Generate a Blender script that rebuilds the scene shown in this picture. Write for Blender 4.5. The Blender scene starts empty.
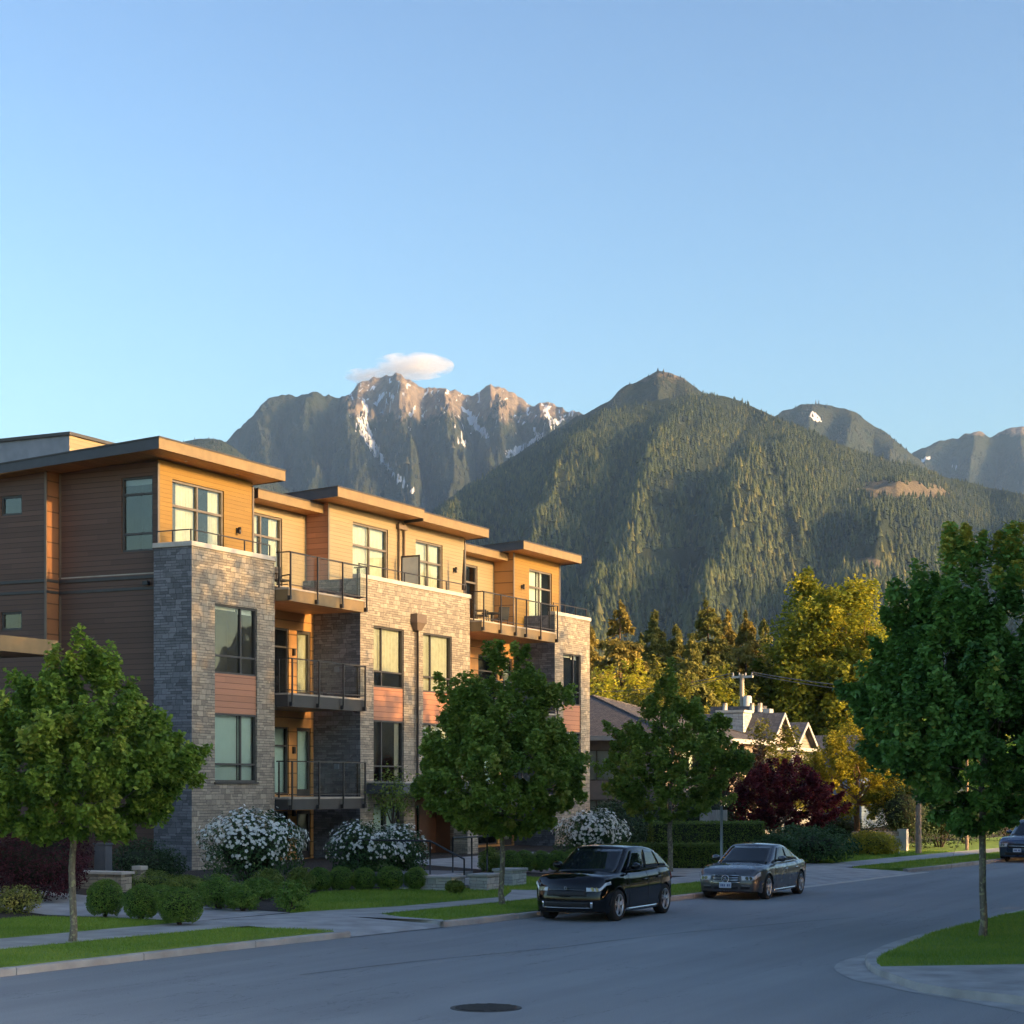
import bpy, math, random
import numpy as np
from mathutils import Vector, Matrix
R = math.radians
scene = bpy.context.scene
COL = scene.collection
random.seed(7)

# ------------------------------------------------------------------ camera
CAMZ, FPX, HOR = 3.1, 1900.0, 785.0
cd = bpy.data.cameras.new('camera'); cam = bpy.data.objects.new('camera', cd); COL.objects.link(cam)
cam.location = (0, 0, CAMZ); cam.rotation_euler = (R(90), 0, 0)
cd.sensor_width = 36.0; cd.lens = 36.0 * FPX / 1024.0
cd.shift_y = (HOR - 512.0) / 1024.0
cd.clip_start = 0.5; cd.clip_end = 60000.0
scene.camera = cam

# ------------------------------------------------------------------ sky, sun, exposure
SUN_EL, SUN_B = 14.0, -22.0            # elevation; bearing from +X (negative: towards the camera side)
w = bpy.data.worlds.new('World'); scene.world = w; w.use_nodes = True
wn = w.node_tree; wn.nodes.clear()
sky = wn.nodes.new('ShaderNodeTexSky'); sky.sky_type = 'NISHITA'; sky.sun_disc = False
sky.sun_elevation = R(SUN_EL); sky.sun_rotation = R(90 - SUN_B)
sky.air_density = 1.3; sky.dust_density = 1.9; sky.ozone_density = 2.9; sky.altitude = 100
bg = wn.nodes.new('ShaderNodeBackground'); bg.inputs['Strength'].default_value = 0.05
wo = wn.nodes.new('ShaderNodeOutputWorld')
gm_ = wn.nodes.new('ShaderNodeGamma'); gm_.inputs['Gamma'].default_value = 1.6
hs_ = wn.nodes.new('ShaderNodeHueSaturation'); hs_.inputs['Saturation'].default_value = .88; hs_.inputs['Value'].default_value = .84
wn.links.new(sky.outputs[0], gm_.inputs[0]); wn.links.new(gm_.outputs[0], hs_.inputs['Color']); wn.links.new(hs_.outputs[0], bg.inputs[0]); wn.links.new(bg.outputs[0], wo.inputs[0])
ld = bpy.data.lights.new('sun', 'SUN'); ld.energy = 2.0; ld.angle = R(0.5); ld.color = (1.0, 0.58, 0.2)
sun = bpy.data.objects.new('sun', ld); COL.objects.link(sun)
sd = Vector((math.cos(R(SUN_B)) * math.cos(R(SUN_EL)), math.sin(R(SUN_B)) * math.cos(R(SUN_EL)), math.sin(R(SUN_EL))))
sun.rotation_euler = sd.to_track_quat('Z', 'Y').to_euler(); sun.location = (60, -10, 40)
vs = scene.view_settings
vs.view_transform = 'Standard'; vs.look = 'None'; vs.gamma = 1.0; vs.exposure = 1.95
scene.display_settings.display_device = 'sRGB'
scene.render.engine = 'CYCLES'
cy = scene.cycles
cy.use_denoising = True; cy.max_bounces = 8; cy.diffuse_bounces = 3; cy.glossy_bounces = 3; cy.transmission_bounces = 4
cy.transparent_max_bounces = 10; cy.volume_bounces = 3; cy.sample_clamp_indirect = 4.0
cy.use_adaptive_sampling = True; cy.adaptive_threshold = 0.02

# ------------------------------------------------------------------ frames and helpers
TH = R(63.7); UX, UY = math.cos(TH), math.sin(TH)     # street frame: s runs along the street, y to its left
def W(s, y, z=0.0): return Vector((s * UX - y * UY, s * UY + y * UX, z))
def SF(X, Y): return (X * UX + Y * UY, -X * UY + Y * UX)
def G(px, py, z=0.0):                                   # pixel on a level surface -> street frame
    d = FPX * (CAMZ - z) / (py - HOR); return SF((px - 512) / FPX * d, d)
def PD(px, d): return SF((px - 512) / FPX * d, d)      # pixel column at a depth -> street frame
def ZP(py, d): return CAMZ + (HOR - py) / FPX * d

def tag(o, label=None, cat=None, group=None, kind=None):
    if label: o['label'] = label
    if cat: o['category'] = cat
    if group: o['group'] = group
    if kind: o['kind'] = kind
    return o
ORG = {}
def thing(name, label, cat, origin, group=None, rot=TH):
    o = bpy.data.objects.new(name, None); COL.objects.link(o); o.empty_display_size = 0.2
    o.location = W(*origin); o.rotation_euler = (0, 0, rot); ORG[o.name] = Vector(origin)
    return tag(o, label, cat, group)
def copy_tree(o, parent=None):
    c = o.copy(); COL.objects.link(c)
    if parent: c.parent = parent
    for ch in list(o.children): copy_tree(ch, c)
    return c
def root_origin(o):
    while o.parent: o = o.parent
    return ORG.get(o.name, Vector((0, 0, 0)))

class MB:
    """collects faces in one frame and links them as one mesh"""
    def __init__(s): s.v = []; s.f = []; s.m = []; s.mi = 0; s.sm = []
    def poly(s, pts, smooth=False):
        b = len(s.v); s.v += [tuple(p) for p in pts]; s.f.append(list(range(b, b + len(pts)))); s.m.append(s.mi); s.sm.append(smooth); return s
    def hexa(s, c):   # 8 corners: bottom 4 ccw, top 4 ccw
        b = len(s.v); s.v += [tuple(p) for p in c]
        for q in ((0, 3, 2, 1), (4, 5, 6, 7), (0, 1, 5, 4), (1, 2, 6, 5), (2, 3, 7, 6), (3, 0, 4, 7)):
            s.f.append([b + i for i in q]); s.m.append(s.mi); s.sm.append(False)
        return s
    def box(s, x0, x1, y0, y1, z0, z1):
        return s.hexa([(x0, y0, z0), (x1, y0, z0), (x1, y1, z0), (x0, y1, z0), (x0, y0, z1), (x1, y0, z1), (x1, y1, z1), (x0, y1, z1)])
    def prism(s, pts, z0, z1):
        n = len(pts); b = len(s.v); s.v += [(p[0], p[1], z0) for p in pts] + [(p[0], p[1], z1) for p in pts]
        s.f.append([b + i for i in range(n)][::-1]); s.f.append([b + n + i for i in range(n)]); s.m += [s.mi] * 2; s.sm += [False] * 2
        for i in range(n):
            j = (i + 1) % n; s.f.append([b + i, b + j, b + n + j, b + n + i]); s.m.append(s.mi); s.sm.append(False)
        return s
    def tube(s, pts, rads, n=8, cap=True):
        pts = [Vector(p) for p in pts]
        if not isinstance(rads, (list, tuple)): rads = [rads] * len(pts)
        b = len(s.v)
        for i, p in enumerate(pts):
            t = (pts[min(i + 1, len(pts) - 1)] - pts[max(i - 1, 0)]).normalized()
            a = t.cross(Vector((0, 0, 1)) if abs(t.z) < .9 else Vector((1, 0, 0))).normalized(); c = t.cross(a)
            for k in range(n):
                an = 2 * math.pi * k / n; s.v.append(tuple(p + (a * math.cos(an) + c * math.sin(an)) * rads[i]))
        for i in range(len(pts) - 1):
            for k in range(n):
                k2 = (k + 1) % n
                s.f.append([b + i * n + k, b + i * n + k2, b + (i + 1) * n + k2, b + (i + 1) * n + k]); s.m.append(s.mi); s.sm.append(True)
        if cap:
            s.f.append([b + k for k in range(n)]); s.f.append([b + (len(pts) - 1) * n + k for k in range(n)][::-1]); s.m += [s.mi] * 2; s.sm += [False] * 2
        return s
    def grid(s, P, smooth=True):   # P[i][j] points
        b = len(s.v); n = len(P); m = len(P[0])
        for r in P: s.v += [tuple(p) for p in r]
        for i in range(n - 1):
            for j in range(m - 1):
                s.f.append([b + i * m + j, b + i * m + j + 1, b + (i + 1) * m + j + 1, b + (i + 1) * m + j]); s.m.append(s.mi); s.sm.append(smooth)
        return s
    def build(s, name, mat, parent=None, bevel=0.0, label=None, uv=True, origin=None):
        me = bpy.data.meshes.new(name); o = bpy.data.objects.new(name, me); COL.objects.link(o)
        if origin is None: origin = root_origin(parent) if parent else Vector((0, 0, 0))
        origin = Vector(origin)
        V = [(a - origin.x, b - origin.y, c - origin.z) for a, b, c in s.v]
        me.from_pydata(V, [], s.f)
        for mm in (mat if isinstance(mat, (list, tuple)) else [mat]): me.materials.append(mm)
        for p, mi, sm in zip(me.polygons, s.m, s.sm): p.material_index = mi; p.use_smooth = sm
        if uv:
            L = me.uv_layers.new(name='UVMap')
            for p in me.polygons:
                nx, ny, nz = abs(p.normal.x), abs(p.normal.y), abs(p.normal.z)
                for li in p.loop_indices:
                    x, y, z = s.v[me.loops[li].vertex_index]
                    L.data[li].uv = (x, y) if nz > max(nx, ny) * 1.05 else ((y, z) if nx > ny else (x, z))
        me.update()
        if bevel:
            bv = o.modifiers.new('bevel', 'BEVEL'); bv.width = bevel; bv.segments = 2; bv.limit_method = 'ANGLE'; bv.angle_limit = R(40)
        if parent: o.parent = parent
        else: o.rotation_euler = (0, 0, TH); o.location = W(*origin)
        if label: o['label'] = label
        return o

def np_mesh(name, V, F, mat, parent=None, tone=None, smooth=False, loc=None, rot=None):
    """big mesh from arrays: V (n,3), F (m,k)"""
    V = np.asarray(V, np.float32); F = np.asarray(F, np.int32); k = F.shape[1]
    me = bpy.data.meshes.new(name); me.vertices.add(len(V)); me.vertices.foreach_set('co', V.ravel())
    me.loops.add(F.size); me.loops.foreach_set('vertex_index', F.ravel())
    me.polygons.add(len(F)); me.polygons.foreach_set('loop_start', np.arange(0, F.size, k, dtype=np.int32))
    try: me.polygons.foreach_set('loop_total', np.full(len(F), k, np.int32))
    except Exception: pass
    if smooth: me.polygons.foreach_set('use_smooth', np.ones(len(F), bool))
    if tone is not None:
        for nm, arr in (tone.items() if isinstance(tone, dict) else [('tone', tone)]):
            at = me.attributes.new(nm, 'FLOAT', 'POINT'); at.data.foreach_set('value', np.asarray(arr, np.float32))
    me.materials.append(mat); me.update(calc_edges=True); me.validate()
    o = bpy.data.objects.new(name, me); COL.objects.link(o)
    if parent: o.parent = parent
    if loc is not None: o.location = loc
    if rot is not None: o.rotation_euler = (0, 0, rot)
    return o

def _hash(ix, iy, seed):
    h = (ix.astype(np.int64) * 374761393 + iy.astype(np.int64) * 668265263 + seed * 982451653) & 0x7fffffff
    h = ((h ^ (h >> 13)) * 1274126177) & 0x7fffffff
    return ((h ^ (h >> 16)) & 0xffff) / 65535.0
def vnoise(x, y, seed=0):
    x = np.asarray(x, float); y = np.asarray(y, float)
    x0 = np.floor(x); y0 = np.floor(y); fx = x - x0; fy = y - y0; fx = fx * fx * (3 - 2 * fx); fy = fy * fy * (3 - 2 * fy)
    x0 = x0.astype(int); y0 = y0.astype(int)
    a = _hash(x0, y0, seed); b = _hash(x0 + 1, y0, seed); c = _hash(x0, y0 + 1, seed); d = _hash(x0 + 1, y0 + 1, seed)
    return (a * (1 - fx) + b * fx) * (1 - fy) + (c * (1 - fx) + d * fx) * fy
def fbm(x, y, seed=0, o=4):
    t = 0; a = .5
    for i in range(o): t = t + a * vnoise(np.asarray(x) * 2 ** i, np.asarray(y) * 2 ** i, seed + i * 17); a *= .5
    return t / (1 - .5 ** o)

# ------------------------------------------------------------------ materials
def newmat(name):
    m = bpy.data.materials.new(name); m.use_nodes = True; nt = m.node_tree
    return m, nt, nt.nodes['Principled BSDF']
def N(nt, t, **kw):
    n = nt.nodes.new(t)
    for k, v in kw.items():
        if k in n.inputs: n.inputs[k].default_value = v
        else: setattr(n, k, v)
    return n
def ramp(nt, stops, src=None):
    r = nt.nodes.new('ShaderNodeValToRGB'); e = r.color_ramp.elements
    while len(e) < len(stops): e.new(0.5)
    for q, (p, c) in zip(e, stops): q.position = p; q.color = (*c, 1)
    if src: nt.links.new(src, r.inputs[0])
    return r
def plain(name, c, rough=.6, metal=0., noise=.12, scale=3., bump=0., spec=.5, coat=0.):
    m, nt, b = newmat(name)
    b.inputs['Roughness'].default_value = rough; b.inputs['Metallic'].default_value = metal; b.inputs['Specular IOR Level'].default_value = spec
    b.inputs['Coat Weight'].default_value = coat; b.inputs['Coat Roughness'].default_value = .04
    tc = N(nt, 'ShaderNodeTexCoord'); n = N(nt, 'ShaderNodeTexNoise', Scale=scale, Detail=6.0); nt.links.new(tc.outputs['Object'], n.inputs['Vector'])
    r = ramp(nt, [(.3, tuple(x * (1 - noise) for x in c)), (.7, tuple(min(1, x * (1 + noise)) for x in c))], n.outputs[0])
    nt.links.new(r.outputs[0], b.inputs['Base Color'])
    if bump:
        bp = N(nt, 'ShaderNodeBump', Strength=bump, Distance=.02); n2 = N(nt, 'ShaderNodeTexNoise', Scale=scale * 8, Detail=4.0)
        nt.links.new(tc.outputs['Object'], n2.inputs['Vector']); nt.links.new(n2.outputs[0], bp.inputs['Height']); nt.links.new(bp.outputs[0], b.inputs['Normal'])
    return m
def stone_mat(name, dark, mid, light, bw=.42, bh=.088):
    m, nt, b = newmat(name); b.inputs['Roughness'].default_value = .85
    uv = N(nt, 'ShaderNodeUVMap')
    wn_ = N(nt, 'ShaderNodeTexNoise', Scale=2.2, Detail=2.0); nt.links.new(uv.outputs[0], wn_.inputs['Vector'])
    mx = N(nt, 'ShaderNodeMix', data_type='VECTOR'); 
    vm = N(nt, 'ShaderNodeVectorMath', operation='MULTIPLY_ADD'); vm.inputs[1].default_value = (.06, .02, 0); 
    nt.links.new(wn_.outputs['Color'], vm.inputs[0]); nt.links.new(uv.outputs[0], vm.inputs[2])
    def brick(w_, h_, off, sq):
        k = N(nt, 'ShaderNodeTexBrick', Scale=1.0, **{'Mortar Size': .006, 'Mortar Smooth': .3, 'Bias': 0.0, 'Brick Width': w_, 'Row Height': h_})
        k.offset = off; k.squash = sq; k.squash_frequency = 3; k.offset_frequency = 2
        k.inputs['Color1'].default_value = (0, 0, 0, 1); k.inputs['Color2'].default_value = (1, 1, 1, 1); k.inputs['Mortar'].default_value = (.5, .5, .5, 1)
        nt.links.new(vm.outputs[0], k.inputs['Vector']); return k
    k1 = brick(bw, bh, .5, .7); k2 = brick(bw * .63, bh * 2, .37, 1.3)
    sel = N(nt, 'ShaderNodeTexNoise', Scale=1.7, Detail=0.0); nt.links.new(uv.outputs[0], sel.inputs['Vector'])
    st = N(nt, 'ShaderNodeMath', operation='GREATER_THAN'); st.inputs[1].default_value = .53; nt.links.new(sel.outputs[0], st.inputs[0])
    mc = N(nt, 'ShaderNodeMix', data_type='RGBA'); nt.links.new(st.outputs[0], mc.inputs[0]); nt.links.new(k1.outputs['Color'], mc.inputs[6]); nt.links.new(k2.outputs['Color'], mc.inputs[7])
    mf = N(nt, 'ShaderNodeMix'); nt.links.new(st.outputs[0], mf.inputs[0]); nt.links.new(k1.outputs['Fac'], mf.inputs[2]); nt.links.new(k2.outputs['Fac'], mf.inputs[3])
    n2 = N(nt, 'ShaderNodeTexNoise', Scale=11.0, Detail=8.0, Roughness=.8); nt.links.new(uv.outputs[0], n2.inputs['Vector'])
    ad = N(nt, 'ShaderNodeMath', operation='MULTIPLY_ADD'); ad.inputs[1].default_value = .45; nt.links.new(mc.outputs[2], ad.inputs[0])
    sc = N(nt, 'ShaderNodeMath', operation='MULTIPLY'); sc.inputs[1].default_value = .72; nt.links.new(n2.outputs[0], sc.inputs[0]); nt.links.new(sc.outputs[0], ad.inputs[2])
    r = ramp(nt, [(.2, dark), (.5, mid), (.85, light)], ad.outputs[0])
    mo = N(nt, 'ShaderNodeMix', data_type='RGBA'); mo.inputs[7].default_value = (*[x * .45 for x in dark], 1)
    nt.links.new(mf.outputs[0], mo.inputs[0]); nt.links.new(r.outputs[0], mo.inputs[6]); nt.links.new(mo.outputs[2], b.inputs['Base Color'])
    h = N(nt, 'ShaderNodeMath', operation='MULTIPLY_ADD'); h.inputs[1].default_value = -1.2; nt.links.new(mf.outputs[0], h.inputs[0]); nt.links.new(ad.outputs[0], h.inputs[2])
    bp = N(nt, 'ShaderNodeBump', Strength=.9, Distance=.035); nt.links.new(h.outputs[0], bp.inputs['Height']); nt.links.new(bp.outputs[0], b.inputs['Normal'])
    return m
def siding_mat(name, c, pitch=.18, var=.16, rough=.6, gapd=.45):
    """lap boards: each board its own shade, a shadow gap bumped along its lower edge"""
    m, nt, b = newmat(name); b.inputs['Roughness'].default_value = rough
    uv = N(nt, 'ShaderNodeUVMap'); sp = N(nt, 'ShaderNodeSeparateXYZ'); nt.links.new(uv.outputs[0], sp.inputs[0])
    dv = N(nt, 'ShaderNodeMath', operation='DIVIDE'); dv.inputs[1].default_value = pitch; nt.links.new(sp.outputs[1], dv.inputs[0])
    fr = N(nt, 'ShaderNodeMath', operation='FRACT'); nt.links.new(dv.outputs[0], fr.inputs[0])
    fl = N(nt, 'ShaderNodeMath', operation='FLOOR'); nt.links.new(dv.outputs[0], fl.inputs[0])
    wh = N(nt, 'ShaderNodeTexWhiteNoise', noise_dimensions='2D'); cb = N(nt, 'ShaderNodeCombineXYZ')
    xs = N(nt, 'ShaderNodeMath', operation='DIVIDE'); xs.inputs[1].default_value = 3.6; nt.links.new(sp.outputs[0], xs.inputs[0])
    xo = N(nt, 'ShaderNodeMath', operation='MULTIPLY_ADD'); xo.inputs[1].default_value = .37; nt.links.new(fl.outputs[0], xo.inputs[0]); nt.links.new(xs.outputs[0], xo.inputs[2])
    xf = N(nt, 'ShaderNodeMath', operation='FLOOR'); nt.links.new(xo.outputs[0], xf.inputs[0])
    nt.links.new(xf.outputs[0], cb.inputs[0]); nt.links.new(fl.outputs[0], cb.inputs[1]); nt.links.new(cb.outputs[0], wh.inputs['Vector'])
    mp = N(nt, 'ShaderNodeMapping'); mp.inputs['Scale'].default_value = (1.2, 26, 1); nt.links.new(uv.outputs[0], mp.inputs[0])
    gr = N(nt, 'ShaderNodeTexNoise', Scale=1.6, Detail=5.0); nt.links.new(mp.outputs[0], gr.inputs['Vector'])
    ad = N(nt, 'ShaderNodeMath', operation='ADD'); nt.links.new(wh.outputs[0], ad.inputs[0]); nt.links.new(gr.outputs[0], ad.inputs[1])
    hf = N(nt, 'ShaderNodeMath', operation='MULTIPLY'); hf.inputs[1].default_value = .5; nt.links.new(ad.outputs[0], hf.inputs[0])
    r = ramp(nt, [(.2, tuple(x * (1 - var) for x in c)), (.8, tuple(min(1, x * (1 + var)) for x in c))], hf.outputs[0])
    gap = N(nt, 'ShaderNodeMath', operation='LESS_THAN'); gap.inputs[1].default_value = .09; nt.links.new(fr.outputs[0], gap.inputs[0])
    gm = N(nt, 'ShaderNodeMix', data_type='RGBA'); gm.inputs[7].default_value = (*[x * gapd for x in c], 1)
    nt.links.new(gap.outputs[0], gm.inputs[0]); nt.links.new(r.outputs[0], gm.inputs[6]); nt.links.new(gm.outputs[2], b.inputs['Base Color'])
    hs = N(nt, 'ShaderNodeMath', operation='SUBTRACT'); hs.inputs[0].default_value = 1.0; nt.links.new(fr.outputs[0], hs.inputs[1])
    hg = N(nt, 'ShaderNodeMath', operation='MULTIPLY_ADD'); hg.inputs[1].default_value = -1.5; nt.links.new(gap.outputs[0], hg.inputs[0]); nt.links.new(hs.outputs[0], hg.inputs[2])
    bp = N(nt, 'ShaderNodeBump', Strength=.6, Distance=.02); nt.links.new(hg.outputs[0], bp.inputs['Height']); nt.links.new(bp.outputs[0], b.inputs['Normal'])
    return m
def glass_mat(name, tint=(.8, .9, .88), refl=.04, rough=.015, k=1.25):
    """a pane: clear, with the reflection growing at grazing angles"""
    m = bpy.data.materials.new(name); m.use_nodes = True; nt = m.node_tree; nt.nodes.clear()
    o = N(nt, 'ShaderNodeOutputMaterial'); t = N(nt, 'ShaderNodeBsdfTransparent'); t.inputs[0].default_value = (*tint, 1)
    g = N(nt, 'ShaderNodeBsdfGlossy', Roughness=rough); g.inputs[0].default_value = (1, 1, 1, 1)
    tc = N(nt, 'ShaderNodeTexCoord'); wv = N(nt, 'ShaderNodeTexNoise', Scale=.9, Detail=1.0); nt.links.new(tc.outputs['Object'], wv.inputs['Vector'])
    bp = N(nt, 'ShaderNodeBump', Strength=.12, Distance=.05); nt.links.new(wv.outputs[0], bp.inputs['Height']); nt.links.new(bp.outputs[0], g.inputs['Normal'])
    lw = N(nt, 'ShaderNodeFresnel', IOR=1.5); ma = N(nt, 'ShaderNodeMath', operation='MULTIPLY_ADD'); ma.inputs[1].default_value = k; ma.inputs[2].default_value = refl; ma.use_clamp = True
    nt.links.new(lw.outputs[0], ma.inputs[0]); mx = N(nt, 'ShaderNodeMixShader')
    nt.links.new(ma.outputs[0], mx.inputs[0]); nt.links.new(t.outputs[0], mx.inputs[1]); nt.links.new(g.outputs[0], mx.inputs[2]); nt.links.new(mx.outputs[0], o.inputs[0])
    return m
def leaf_mat(name, stops, trans=.42, rough=.55):
    m = bpy.data.materials.new(name); m.use_nodes = True; nt = m.node_tree; nt.nodes.clear()
    o = N(nt, 'ShaderNodeOutputMaterial'); a = N(nt, 'ShaderNodeAttribute', attribute_name='tone')
    r = ramp(nt, stops, a.outputs['Fac'])
    p = N(nt, 'ShaderNodeBsdfPrincipled', Roughness=rough); p.inputs['Specular IOR Level'].default_value = .25; nt.links.new(r.outputs[0], p.inputs['Base Color'])
    t = N(nt, 'ShaderNodeBsdfTranslucent'); nt.links.new(r.outputs[0], t.inputs[0])
    mx = N(nt, 'ShaderNodeMixShader'); mx.inputs[0].default_value = trans
    nt.links.new(p.outputs[0], mx.inputs[1]); nt.links.new(t.outputs[0], mx.inputs[2]); nt.links.new(mx.outputs[0], o.inputs[0])
    return m
def bark_mat(name, c, spots=None):
    m, nt, b = newmat(name); b.inputs['Roughness'].default_value = .9
    tc = N(nt, 'ShaderNodeTexCoord'); mp = N(nt, 'ShaderNodeMapping'); mp.inputs['Scale'].default_value = (9, 9, 2.2); nt.links.new(tc.outputs['Object'], mp.inputs[0])
    n = N(nt, 'ShaderNodeTexNoise', Scale=2.2, Detail=6.0, Roughness=.7); nt.links.new(mp.outputs[0], n.inputs['Vector'])
    stops = [(.35, tuple(x * .5 for x in c)), (.5, c), (.62, tuple(x * 1.25 for x in c))]
    r = ramp(nt, stops, n.outputs[0]); out = r.outputs[0]
    if spots:
        n2 = N(nt, 'ShaderNodeTexNoise', Scale=14.0, Detail=3.0); nt.links.new(tc.outputs['Object'], n2.inputs['Vector'])
        s = ramp(nt, [(.54, (0, 0, 0)), (.6, (1, 1, 1))], n2.outputs[0]); mx = N(nt, 'ShaderNodeMix', data_type='RGBA'); mx.inputs[7].default_value = (*spots, 1)
        nt.links.new(s.outputs[0], mx.inputs[0]); nt.links.new(out, mx.inputs[6]); out = mx.outputs[2]
    nt.links.new(out, b.inputs['Base Color'])
    bp = N(nt, 'ShaderNodeBump', Strength=.8, Distance=.02); nt.links.new(n.outputs[0], bp.inputs['Height']); nt.links.new(bp.outputs[0], b.inputs['Normal'])
    return m

M = {}
M['stone'] = stone_mat('ledgestone', (.155, .132, .105), (.29, .25, .195), (.45, .38, .285))
M['stone_shaded'] = stone_mat('ledgestone_shaded', (.08, .082, .088), (.15, .153, .165), (.25, .25, .265))  # same stone, darkened for the faces turned away from the sun
M['stone_light'] = stone_mat('planter_stone', (.3, .3, .3), (.42, .42, .41), (.55, .54, .52))
M['siding_brown'] = siding_mat('siding_brown', (.125, .07, .05), .17)
M['siding_panel'] = siding_mat('siding_panel', (.42, .19, .105), .2)
M['siding_gold'] = siding_mat('siding_gold', (.235, .132, .02), .14, .1, gapd=.66)
M['siding_cream'] = siding_mat('siding_cream', (.275, .21, .115), .14, .08, gapd=.68)
M['siding_grey'] = siding_mat('siding_grey', (.22, .215, .205), .16, .08)
M['siding_blue'] = siding_mat('siding_blue', (.12, .17, .24), .16, .08)
M['stucco'] = plain('stucco', (.40, .34, .30), .9, bump=.2)
M['fascia'] = plain('fascia_wood', (.22, .15, .07), .6, noise=.12)
M['fascia_dark'] = plain('fascia_dark', (.05, .055, .065), .5)
M['soffit'] = siding_mat('soffit_cedar', (.5, .24, .08), .14, .15)
M['cedar_dark'] = siding_mat('cedar_dark', (.24, .105, .045), .5, .12)
M['cedar'] = siding_mat('cedar_panel', (.5, .25, .08), .5, .12)
M['roofing'] = plain('roof_membrane', (.12, .12, .13), .8, bump=.3)
M['metal_grey'] = plain('grey_panel', (.2, .23, .27), .5)
M['canopy'] = plain('canopy_metal', (.085, .092, .105), .45)
M['trim_dark'] = plain('trim_dark', (.05, .045, .042), .5)
M['trim_brown'] = plain('trim_brown', (.16, .115, .08), .5)
M['black'] = plain('black_metal', (.018, .018, .02), .42)
M['rail'] = plain('rail_metal', (.035, .03, .028), .4)
M['frame'] = plain('window_frame', (.06, .055, .052), .45)
M['frame_light'] = plain('window_frame_bronze', (.15, .125, .1), .45)
M['cap'] = plain('stone_cap', (.5, .46, .4), .8, bump=.2)
M['concrete'] = plain('concrete', (.36, .35, .335), .9, noise=.24, scale=1.6, bump=.25)
M['slab'] = plain('balcony_slab', (.42, .36, .29), .8, bump=.2)
M['glass'] = glass_mat('window_glass')
M['glass_rail'] = glass_mat('rail_glass', (.86, .9, .89), .0, k=.55)
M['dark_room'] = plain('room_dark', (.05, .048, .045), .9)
M['blind_white'] = plain('blind_white', (.6, .585, .55), .8, noise=.04)
M['blind_green'] = plain('blind_green', (.62, .72, .68), .8, noise=.04)
M['curtain'] = plain('curtain', (.5, .45, .37), .9, noise=.1, scale=6)
M['wood_door'] = plain('wood_door', (.22, .09, .04), .5)
M['white_trim'] = plain('white_trim', (.42, .405, .38), .5, noise=.05)
M['shingle'] = stone_mat('roof_shingle', (.05, .052, .06), (.075, .078, .088), (.11, .11, .12), .3, .14)
M['shingle_brown'] = stone_mat('roof_shingle_brown', (.045, .042, .046), (.07, .064, .066), (.11, .095, .09), .3, .14)
M['lamp_metal'] = plain('lamp_metal', (.04, .035, .03), .4)
M['gable_beige'] = siding_mat('gable_beige', (.27, .225, .18), .16, .08)
M['stucco_brown'] = plain('stucco_brown', (.27, .215, .18), .9, bump=.2)
M['paver'] = plain('paver_grey', (.16, .16, .165), .85, bump=.2)
# ================================================================== the setting
KS = np.array([-60, -20, 10, 23.8, 28, 33, 36, 40, 45, 50, 56, 61, 66, 74, 82, 90, 105, 120, 160, 220])
KY = np.array([26, 24, 22, 21.0, 20.7, 20.1, 19.7, 19.2, 18.8, 18.4, 17.9, 17.55, 17.2, 16.5, 15.8, 15, 13.2, 11, 4, -9])
_ks = np.linspace(-60, 220, 1121); _ky = np.interp(_ks, KS, KY)
_ky = np.convolve(np.pad(_ky, 12, mode='edge'), np.ones(25) / 25, mode='valid')
def kerb(s): return float(np.interp(s, _ks, _ky))
def zy(y): return .16 + .26 * min(1, max(0, (y - 28.5) / 4.5))

def ground_mat(name, c1, c2, c3, sc=.05):
    m, nt, b = newmat(name); b.inputs['Roughness'].default_value = .95
    tc = N(nt, 'ShaderNodeTexCoord'); n = N(nt, 'ShaderNodeTexNoise', Scale=sc, Detail=10.0, Roughness=.65); nt.links.new(tc.outputs['Object'], n.inputs['Vector'])
    r = ramp(nt, [(.3, c1), (.5, c2), (.7, c3)], n.outputs[0]); nt.links.new(r.outputs[0], b.inputs['Base Color'])
    n2 = N(nt, 'ShaderNodeTexNoise', Scale=60.0, Detail=4.0); nt.links.new(tc.outputs['Object'], n2.inputs['Vector'])
    bp = N(nt, 'ShaderNodeBump', Strength=.8, Distance=.03); nt.links.new(n2.outputs[0], bp.inputs['Height']); nt.links.new(bp.outputs[0], b.inputs['Normal'])
    return m
M['terrain'] = ground_mat('valley_floor', (.03, .045, .015), (.045, .06, .02), (.06, .07, .03), .02)
M['mulch'] = ground_mat('mulch', (.018, .012, .008), (.035, .023, .015), (.06, .042, .03), 6)
M['lawn'] = ground_mat('lawn', (.115, .2, .028), (.17, .28, .04), (.23, .31, .055), .9)
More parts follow.
